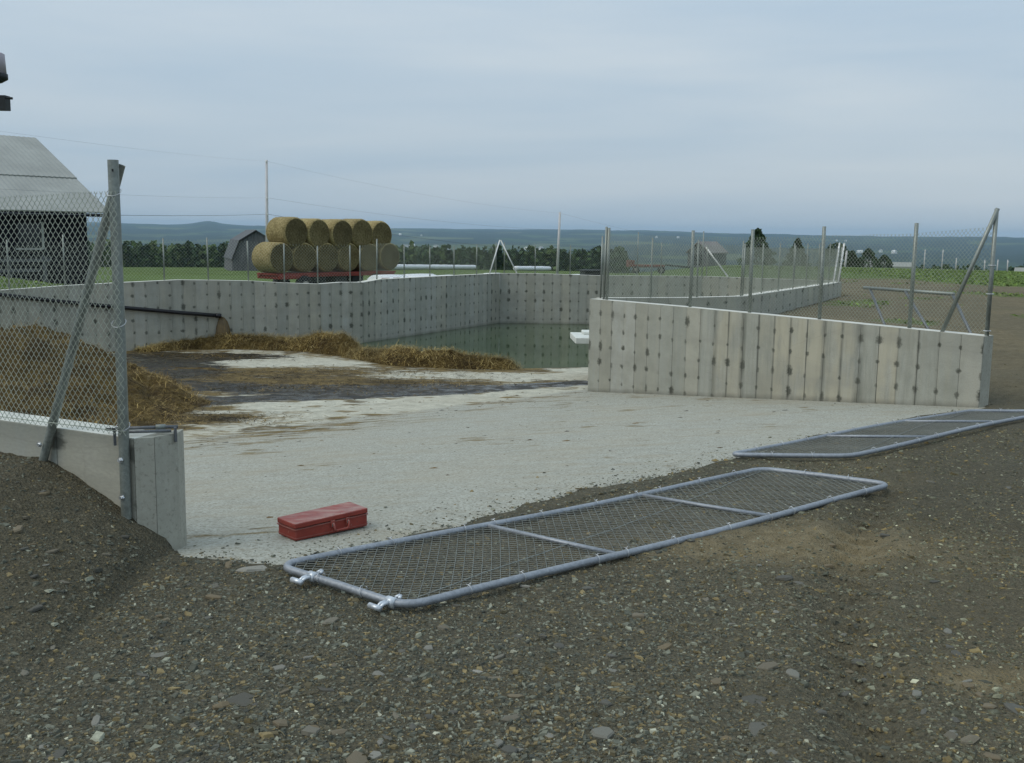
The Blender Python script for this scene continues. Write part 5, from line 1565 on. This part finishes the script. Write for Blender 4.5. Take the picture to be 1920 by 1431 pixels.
# small shed right of centre
def small_house(label, x, y, zb_, w, l, hw_, hr, rot, wallm, roofm, cat="shed", group=None, door=True, name="shed"):
    root = empty(name, (x, y, zb_)); tag(root, label, cat, group)
    m = Matrix.Rotation(rot, 3, 'Z')
    T = lambda p: tuple(Vector((x, y, zb_)) + m @ Vector(p))
    b = MB()
    pv = [(-w / 2, -l / 2, -.5), (w / 2, -l / 2, -.5), (w / 2, -l / 2, hw_), (0, -l / 2, hr - .08), (-w / 2, -l / 2, hw_)]
    pv2 = [(a, l / 2, c) for a, _, c in pv]
    b.add([T(p) for p in pv + pv2], [(0, 1, 2, 3, 4), (9, 8, 7, 6, 5), (0, 5, 6, 1), (1, 6, 7, 2), (2, 7, 8, 3), (3, 8, 9, 4), (4, 9, 5, 0)])
    b.build("wall", wallm, root)
    ovh = .06 * w
    sl = (hr - hw_) / (w / 2)
    for sx in (-1, 1):
        b = MB()
        vs = [(0, -l / 2 - ovh, hr), (sx * (w / 2 + ovh), -l / 2 - ovh, hr - sl * (w / 2 + ovh)), (sx * (w / 2 + ovh), l / 2 + ovh, hr - sl * (w / 2 + ovh)), (0, l / 2 + ovh, hr)]
        vs = vs + [(a, b_, c + .12) for a, b_, c in vs]
        b.add([T(p) for p in vs], [(3, 2, 1, 0), (4, 5, 6, 7), (0, 1, 5, 4), (1, 2, 6, 5), (2, 3, 7, 6), (3, 0, 4, 7)]); b.build("roof_slope", roofm, root)
    if door:
        b = MB(); b.add([T(p) for p in [(-.5, -l / 2 - .03, 0), (.5, -l / 2 - .03, 0), (.5, -l / 2 - .03, min(1.9, hw_ * .85)), (-.5, -l / 2 - .03, min(1.9, hw_ * .85)), (-.5, -l / 2 + .05, 0), (.5, -l / 2 + .05, 0), (.5, -l / 2 + .05, min(1.9, hw_ * .85)), (-.5, -l / 2 + .05, min(1.9, hw_ * .85))]], [(0, 1, 2, 3), (0, 3, 7, 4), (1, 5, 6, 2), (3, 2, 6, 7)]); b.build("door", M['plank_dark'], root)
    return root
small_house("small shed with pinkish faded roof behind the mesh fence", 20.3, 110, -1.3, 2.6, 3.4, 1.35, 2.36, R(-42), M['plank_grey'], M['roof2'])
small_house("white house half hidden by the dark spruces", 33.0, 100, -1.75, 2.0, 2.6, .8, 1.35, R(70), M['white_paint'], M['roof'], "house", name="house")
small_house("long pale building at the field edge right of the spruces", 41.2, 114, -2.0, 1.8, 4.2, .7, 1.1, R(80), M['white_paint'], M['roof'], "building", name="farm_building")
small_house("small pale-roofed hut at the right edge beyond the green field", 33.75, 68.5, -1.05, 1.2, 1.6, .35, .85, R(60), M['plank_grey'], M['roof'], "hut", name="hut")

# distant farmhouses down in the valley
r2 = random.Random(12)
spots = [(-.103, 4000), (-.097, 4150), (-.085, 4000), (-.074, 4100), (-.063, 3950), (-.018, 4050), (.012, 4000), (.026, 4150), (.038, 4000), (-.088, 6200), (-.108, 6300), (.298, 6500), (.306, 6550), (.3185, 4300), (.3365, 4500), (.348, 4400), (.135, 6300), (.155, 6350)]
words = ["nearest the hay wagon, just above the wood", "second from the hay wagon, just above the wood", "third from the hay wagon, just above the wood", "fourth from the hay wagon, just above the wood", "fifth from the hay wagon, just above the wood",
         "just left of the far corner brace", "just right of the far corner brace", "between the corner brace and the leaning pole", "touching the left side of the distant leaning pole", "high on the far slope above the long white row", "high on the far slope just right of the bales",
         "left of a pair high above the spruces", "right of a pair high above the spruces", "leftmost of three low on the right slope", "middle one of three low on the right slope", "rightmost of three low on the right slope", "left of two high on the slope over the red machine", "right of two high on the slope over the red machine"]
for (a, r_), wd in zip(spots, words):
    x, y = r_ * math.sin(a), r_ * math.cos(a)
    lift = 12 if r_ < 1100 else 6
    small_house("tiny white farmhouse " + wd, x, y, lz(x, y) + 1, *((12, 20, 8, 13) if r_ < 4600 else (9, 14, 6, 10)), r2.uniform(0, 3), M['white_paint'], M['white_paint'] if r2.random() < .5 else M['roof'], "farmhouse", "white farmhouses in the valley", door=False, name="farmhouse")

# ------------------------------------------------------------------ poles and wires
def upole(label, x, y, zt, r0_, r1_, arms=(), lean=(0, 0), group="wooden utility poles"):
    zb2 = lz(x, y) - .5
    root = empty("utility_pole", (x, y, zb2 + .5)); tag(root, label, "utility pole", group)
    b = MB(); b.tube([(x - lean[0], y, zb2), (x, y, zt)], r0_, 10, radii=[r0_, r1_]); b.build("pole", M['pole'], root, True)
    for z in arms:
        b = MB(); b.tube([(x, y - .12, z - .05), (x, y - .12, z + .10)], .05, 8, radii=[.05, .03]); b.build("insulator", M['white_paint'], root, True)
    return root
upole("tall slender pole standing left of the hay bales", -17.57, 75, 6.59, .12, .085, (6.45, 3.9, 2.75), (.12, 0))
upole("distant leaning pole right of the far corner brace", 5.2, 120, 4.2, .17, .13, (4.0,), (.2, 0))
upole("pale pole in front of the dark spruces", 25.4, 80, .75, .09, .07, (), (.1, 0))
p0r = upole("pole at the left picture edge carrying a grey transformer can", -15.05, 30, 7.2, .15, .12, ())
b = MB(); c = (-14.62, 30)
b.tube([(c[0], c[1], 5.84), (c[0], c[1], 6.40), (c[0], c[1], 6.43)], .30, 20, radii=[.33, .30, .24]); tc_ = b.build("transformer", M['transformer'], p0r, True)
b = MB(); b.tube([(c[0], c[1], 5.62), (c[0], c[1], 5.72), (c[0], c[1], 5.86)], .3, 20, radii=[.20, .36, .36]); b.build("base_ring", M['dark_box'], tc_, True)
b = MB(); b.box((-14.50, 30, 5.06), (.46, .3, .40)); b.tube([(-14.4, 29.9, 5.20), (-14.09, 29.9, 5.18)], .035, 8); b.build("bracket", M['dark_box'], p0r)
def wire(label, p, q, sag, r=.012):
    p, q = Vector(p), Vector(q)
    root = empty("overhead_wire", tuple(p)); tag(root, label, "wire", "overhead wires")
    b = MB(); b.tube([p.lerp(q, k / 24) - Vector((0, 0, sag * 4 * (k / 24) * (1 - k / 24))) for k in range(25)], r, 5); b.build("cable", M['cable'], root, True)
wire("top wire running in from the left edge to the slender pole's tip", (-15.05, 30, 4.35), (-17.57, 74.9, 6.5), .12, .0022)
wire("middle wire reaching the slender pole from the left", (-15.05, 30, 2.7), (-17.57, 74.9, 3.95), .1, .003)
wire("lowest dark wire reaching the slender pole from the left", (-15.05, 30, 2.02), (-17.57, 74.9, 2.8), .1, .009)
wire("top wire descending from the slender pole to the distant leaning pole", (-17.57, 75.1, 6.5), (5.2, 119.9, 4.1), .5, .004)
wire("middle wire descending behind the upper bales to the right", (-17.57, 75.1, 3.95), (5.2, 119.9, 2.2), .4, .006)
wire("lowest wire dropping behind the hay bales", (-17.57, 75.1, 2.8), (-2.0, 105, .4), .2, .012)
wire("thin wire leaving the distant leaning pole to the right", (5.2, 120.1, 4.1), (40, 170, -1.0), .5, .006)

# ------------------------------------------------------------------ steel rail stand on the gravel behind the right wall
rs = empty("pipe_stand", (6.2, 15.6, .15)); tag(rs, "galvanised pipe rail on three slanting legs standing on the gravel", "pipe rail")
b = MB(); b.tube([(5.88, 17.5, .80), (6.55, 15.5, .815)], .028, 10); b.build("rail", M['galv'], rs, True)
for (p, q) in (((5.93, 17.35, .79), (5.87, 16.3, .20)), ((6.2, 16.5, .80), (6.19, 15.25, .18)), ((6.54, 15.52, .80), (6.43, 14.35, .16))):
    b = MB(); b.tube([p, q], .022, 8); b.build("leg", M['dark_steel'], rs, True)

# ------------------------------------------------------------------ wooden posts at the field's far edge
for k, (px_, w_) in enumerate([(.394, "leftmost"), (.411, "second from left"), (.4246, "third from left"), (.441, "fourth from left"), (.452, "fifth from left"), (.464, "sixth from left"), (.474, "rightmost")]):
    y = 62; x = y * (px_ - .002)
    z = float(ground_z(np.array([x]), np.array([y]))[0])
    root = empty("field_post", (x, y, z)); tag(root, f"thin pale fence post at the far edge of the green field, {w_}", "post", "posts along the field edge")
    hgt = [1.2, 1.2, .75, .8, .65, .7, .7][k]
    b = MB(); b.tube([(x, y, z - .2), (x + random.uniform(-.03, .03), y, z + hgt)], .035, 8, radii=[.04, .032]); b.build("shaft", M['pole'], root, True)
    b = MB(); b.tube([(x, y - .045, z + hgt * .8), (x, y - .05, z + hgt * .86)], .02, 6); b.build("insulator", M['white_paint'], root)

# ------------------------------------------------------------------ trees
def spruce(label, x, y, zb_, hgt, wid, seed, tone=(.042, .075, .030), group="spruces beyond the fence", n=2600, blunt=.0):
    r_ = np.random.default_rng(seed)
    root = empty("spruce_tree", (x, y, zb_)); tag(root, label, "tree", group)
    b = MB(); b.tube([(x, y, zb_ - .3), (x, y, zb_ + hgt * .9)], .1, 8, radii=[hgt * .022, .02]); b.build("trunk", M['bark'], root, True)
    h = r_.random(n) ** .85
    whorl = .72 + .28 * np.abs(np.sin(h * hgt * 4.2 + r_.normal(0, .25, n)))
    az = r_.uniform(0, 2 * np.pi, n)
    lob = .75 + .45 * vnoise(az * 2.2 + seed, h * 6, seed)
    prof_ = np.clip((1 - h) ** (.8 - .4 * blunt) + .03, 0, 1) * np.clip(h / .10 + .35, 0, 1)
    rad = 1.0 * wid * prof_ * whorl * lob * np.sqrt(r_.uniform(.15, 1.0, n))
    px = x + rad * np.cos(az); py = y + rad * np.sin(az); pz = zb_ + .12 * hgt + h * hgt * .88 - rad * .22
    s = hgt * r_.uniform(.018, .040, n)
    d1 = np.stack([np.cos(az), np.sin(az), r_.normal(-.25, .35, n)], 1) * s[:, None] * 1.5
    d2 = np.cross(d1, r_.normal(0, 1, (n, 3))); d2 = d2 / np.linalg.norm(d2, axis=1)[:, None] * s[:, None] * .7
    P = np.stack([px, py, pz], 1)
    V = np.stack([P - d1, P + d2, P + d1, P - d2], 1).reshape(-1, 3)
    Fq = np.arange(n * 4).reshape(-1, 4)
    tn = np.array(tone)[None] * r_.uniform(.55, 1.6, n)[:, None] * (0.8 + .4 * vnoise(az * 3, h * 9, seed + 2))[:, None]
    C = np.concatenate([np.repeat(tn, 4, 0), np.ones((n * 4, 1))], 1)
    np_mesh("crown", V - np.array([x, y, zb_]), Fq, M['leaf'], root, False, cols={"tint": C})
def tpos(px, d): return (px - 960) / 1950 * d
for (px, d, zt, hgt, wid, lab, sd_, bl) in [
    (1412, 95, 2.42, 4.0, 2.3, "tallest pointed spruce behind the tall mesh posts", 1, 0),
    (1487, 105, 1.57, 3.6, 1.7, "small dark spruce between two mesh posts", 2, 0),
    (1561, 92, 1.30, 2.6, 2.3, "broad bushy tree behind the pale braced fence end", 3, .9),
    (1590, 90, .65, 2.0, 1.2, "narrow dark tree beside the pale pole", 4, .2),
    (1620, 90, .85, 2.1, 1.7, "pointed spruce just right of the braced fence end", 5, .1),
    (1650, 92, .30, 1.7, 1.2, "small round evergreen at the right end of the spruce group", 6, .7),
    (1925, 80, .35, 1.5, 1.0, "dark tree cut by the right picture edge above the field", 7, .6)]:
    x = tpos(px, d)
    spruce(lab, x, d, zt - hgt, hgt, wid, sd_, blunt=bl)

# distant wood on the valley side: one mass
def forest():
    r_ = np.random.default_rng(31)
    n = 1900
    a = np.concatenate([r_.uniform(-.56, .105, 3300), r_.uniform(.105, .30, 250), r_.uniform(.30, .56, 500), r_.uniform(-.56, .56, 150)])
    d = np.concatenate([285 + 330 * r_.random(3300) ** 1.25, 430 + 250 * r_.random(250), 260 + 240 * r_.random(500), r_.uniform(600, 900, 150)])
    n = len(a)
    x, y = d * np.sin(a), d * np.cos(a)
    z = land(x, y)
    hgt = r_.uniform(8.0, 10.2, n) * np.interp(d, [140, 200, 300, 900], [.45, .6, .95, 1.15]) * np.where(a > .105, .72, 1.0)
    wid = hgt * r_.uniform(.55, .85, n)
    q = 50
    N = n * q
    hx = np.repeat(x, q); hy = np.repeat(y, q); hz = np.repeat(z, q); hh = np.repeat(hgt, q); hw = np.repeat(wid, q)
    h = r_.random(N) ** .7
    con = np.repeat(r_.random(n) < .45, q)
    pf = np.where(con, (1 - h) * .9 + .08, np.sqrt(np.clip(1 - (2 * h - 1.05) ** 2, 0.02, 1)) * .85)
    az = r_.uniform(0, 2 * np.pi, N); rad = hw / 2 * pf * np.sqrt(r_.uniform(.3, 1, N))
    P = np.stack([hx + rad * np.cos(az), hy + rad * np.sin(az), hz + hh * (.1 + .9 * h)], 1)
    s = hh * r_.uniform(.05, .11, N)
    d1 = r_.normal(0, 1, (N, 3)); d1 /= np.linalg.norm(d1, axis=1)[:, None]
    d2 = np.cross(d1, r_.normal(0, 1, (N, 3))); d2 /= np.linalg.norm(d2, axis=1)[:, None]
    V = np.stack([P - d1 * s[:, None], P + d2 * s[:, None] * .8, P + d1 * s[:, None], P - d2 * s[:, None] * .8], 1).reshape(-1, 3)
    pal = np.array([(.050, .088, .028), (.068, .112, .032), (.040, .070, .028), (.085, .125, .042), (.046, .080, .036)])
    tn = np.repeat(pal[r_.integers(0, 5, n)], q, 0) * r_.uniform(.75, 1.2, N)[:, None]
    C = np.concatenate([np.repeat(tn, 4, 0), np.ones((N * 4, 1))], 1)
    o = np_mesh("forest", V, np.arange(N * 4).reshape(-1, 4), M['leaf'], None, False, cols={"tint": C})
    tag(o, "dark green wood in the valley beyond the field", "forest", kind="stuff")
forest()

# grass and weeds: blades in clumps on the green ground
def grass_blades():
    r_ = np.random.default_rng(41)
    n = 60000
    x1 = r_.uniform(10, 30, 26000); y1 = r_.uniform(22, 60, 26000)
    x2 = r_.uniform(-24, 4, 40000); y2 = r_.uniform(25, 46, 40000)
    x3 = r_.uniform(3, 14, 16000); y3 = r_.uniform(12, 40, 16000)
    x = np.concatenate([x1, x2, x3]); y = np.concatenate([y1, y2, y3])
    fl = np.interp(y, [20, 25, 33, 37, 41, 50, 54, 60], [13.8, 13.6, 16.2, 15.8, 15.5, 16.3, 14, 6])
    en = 1.8 * (fbm(x * .5, y * .5, 61, 4) - .5)
    g = S((x - fl + en) / .8) * S((y - 15) / 6)
    g = np.maximum(g, S((y - 26.0 - .10 * x + 2 * en) / 2.2) * (x < 3))
    g = np.maximum(g, .45 * S((fbm(x * .7, y * .7, 63, 4) - .62) / .08) * (x > 3))
    k = np.where((r_.random(len(x)) < g) & ~in_poly(x, y, TANK) & (seg_dist(x, y, TANK, True) > .3))[0]
    x, y, fl = x[k], y[k], fl[k]; n = len(k)
    z = ground_z(x, y)
    edge = np.exp(-np.abs(x - fl) / .8)
    hgt = r_.uniform(.015, .05, n) * (1 + .5 * edge * (x > 8))
    az = r_.uniform(0, 6.28, n); w = r_.uniform(.01, .03, n)
    dx, dy = np.cos(az) * w, np.sin(az) * w
    lx, ly = r_.normal(0, .05, n), r_.normal(0, .05, n)
    V = np.stack([np.stack([x - dx, y - dy, z - .01], 1), np.stack([x + dx, y + dy, z - .01], 1), np.stack([x + dx * .5 + lx, y + dy * .5 + ly, z + hgt], 1), np.stack([x - dx * .9 + lx * 1.6, y - dy * .9 + ly, z + hgt * .8], 1)], 1).reshape(-1, 3)
    pal = np.array([(.14, .215, .048), (.17, .25, .062), (.12, .18, .045), (.19, .235, .075)])
    tn = pal[r_.integers(0, 4, n)] * r_.uniform(.7, 1.3, n)[:, None]
    C = np.concatenate([np.repeat(tn, 4, 0), np.ones((n * 4, 1))], 1)
    o = np_mesh("grass", V, np.arange(n * 4).reshape(-1, 4), M['leaf'], None, False, cols={"tint": C})
    tag(o, "short green grass and weeds round the tank and in the field", "grass", kind="stuff")
grass_blades()

# ------------------------------------------------------------------ haze over the valley
hm_ = bpy.data.materials.new("valley_haze"); hm_.use_nodes = True
hn, hl = hm_.node_tree.nodes, hm_.node_tree.links
hn.clear()
ho = hn.new("ShaderNodeOutputMaterial"); hv = hn.new("ShaderNodeVolumePrincipled")
hv.inputs["Color"].default_value = (0.50, 0.73, 0.94, 1)
hv.inputs["Density"].default_value = 0.00008
hv.inputs["Anisotropy"].default_value = 0.0
hl.new(hv.outputs[0], ho.inputs["Volume"])
hb = MB(); hb.box((0, 7400, 0), (32000, 16000, 260))
hz = hb.build("haze", hm_)
tag(hz, "thin blue haze lying over the valley", "haze", kind="stuff")
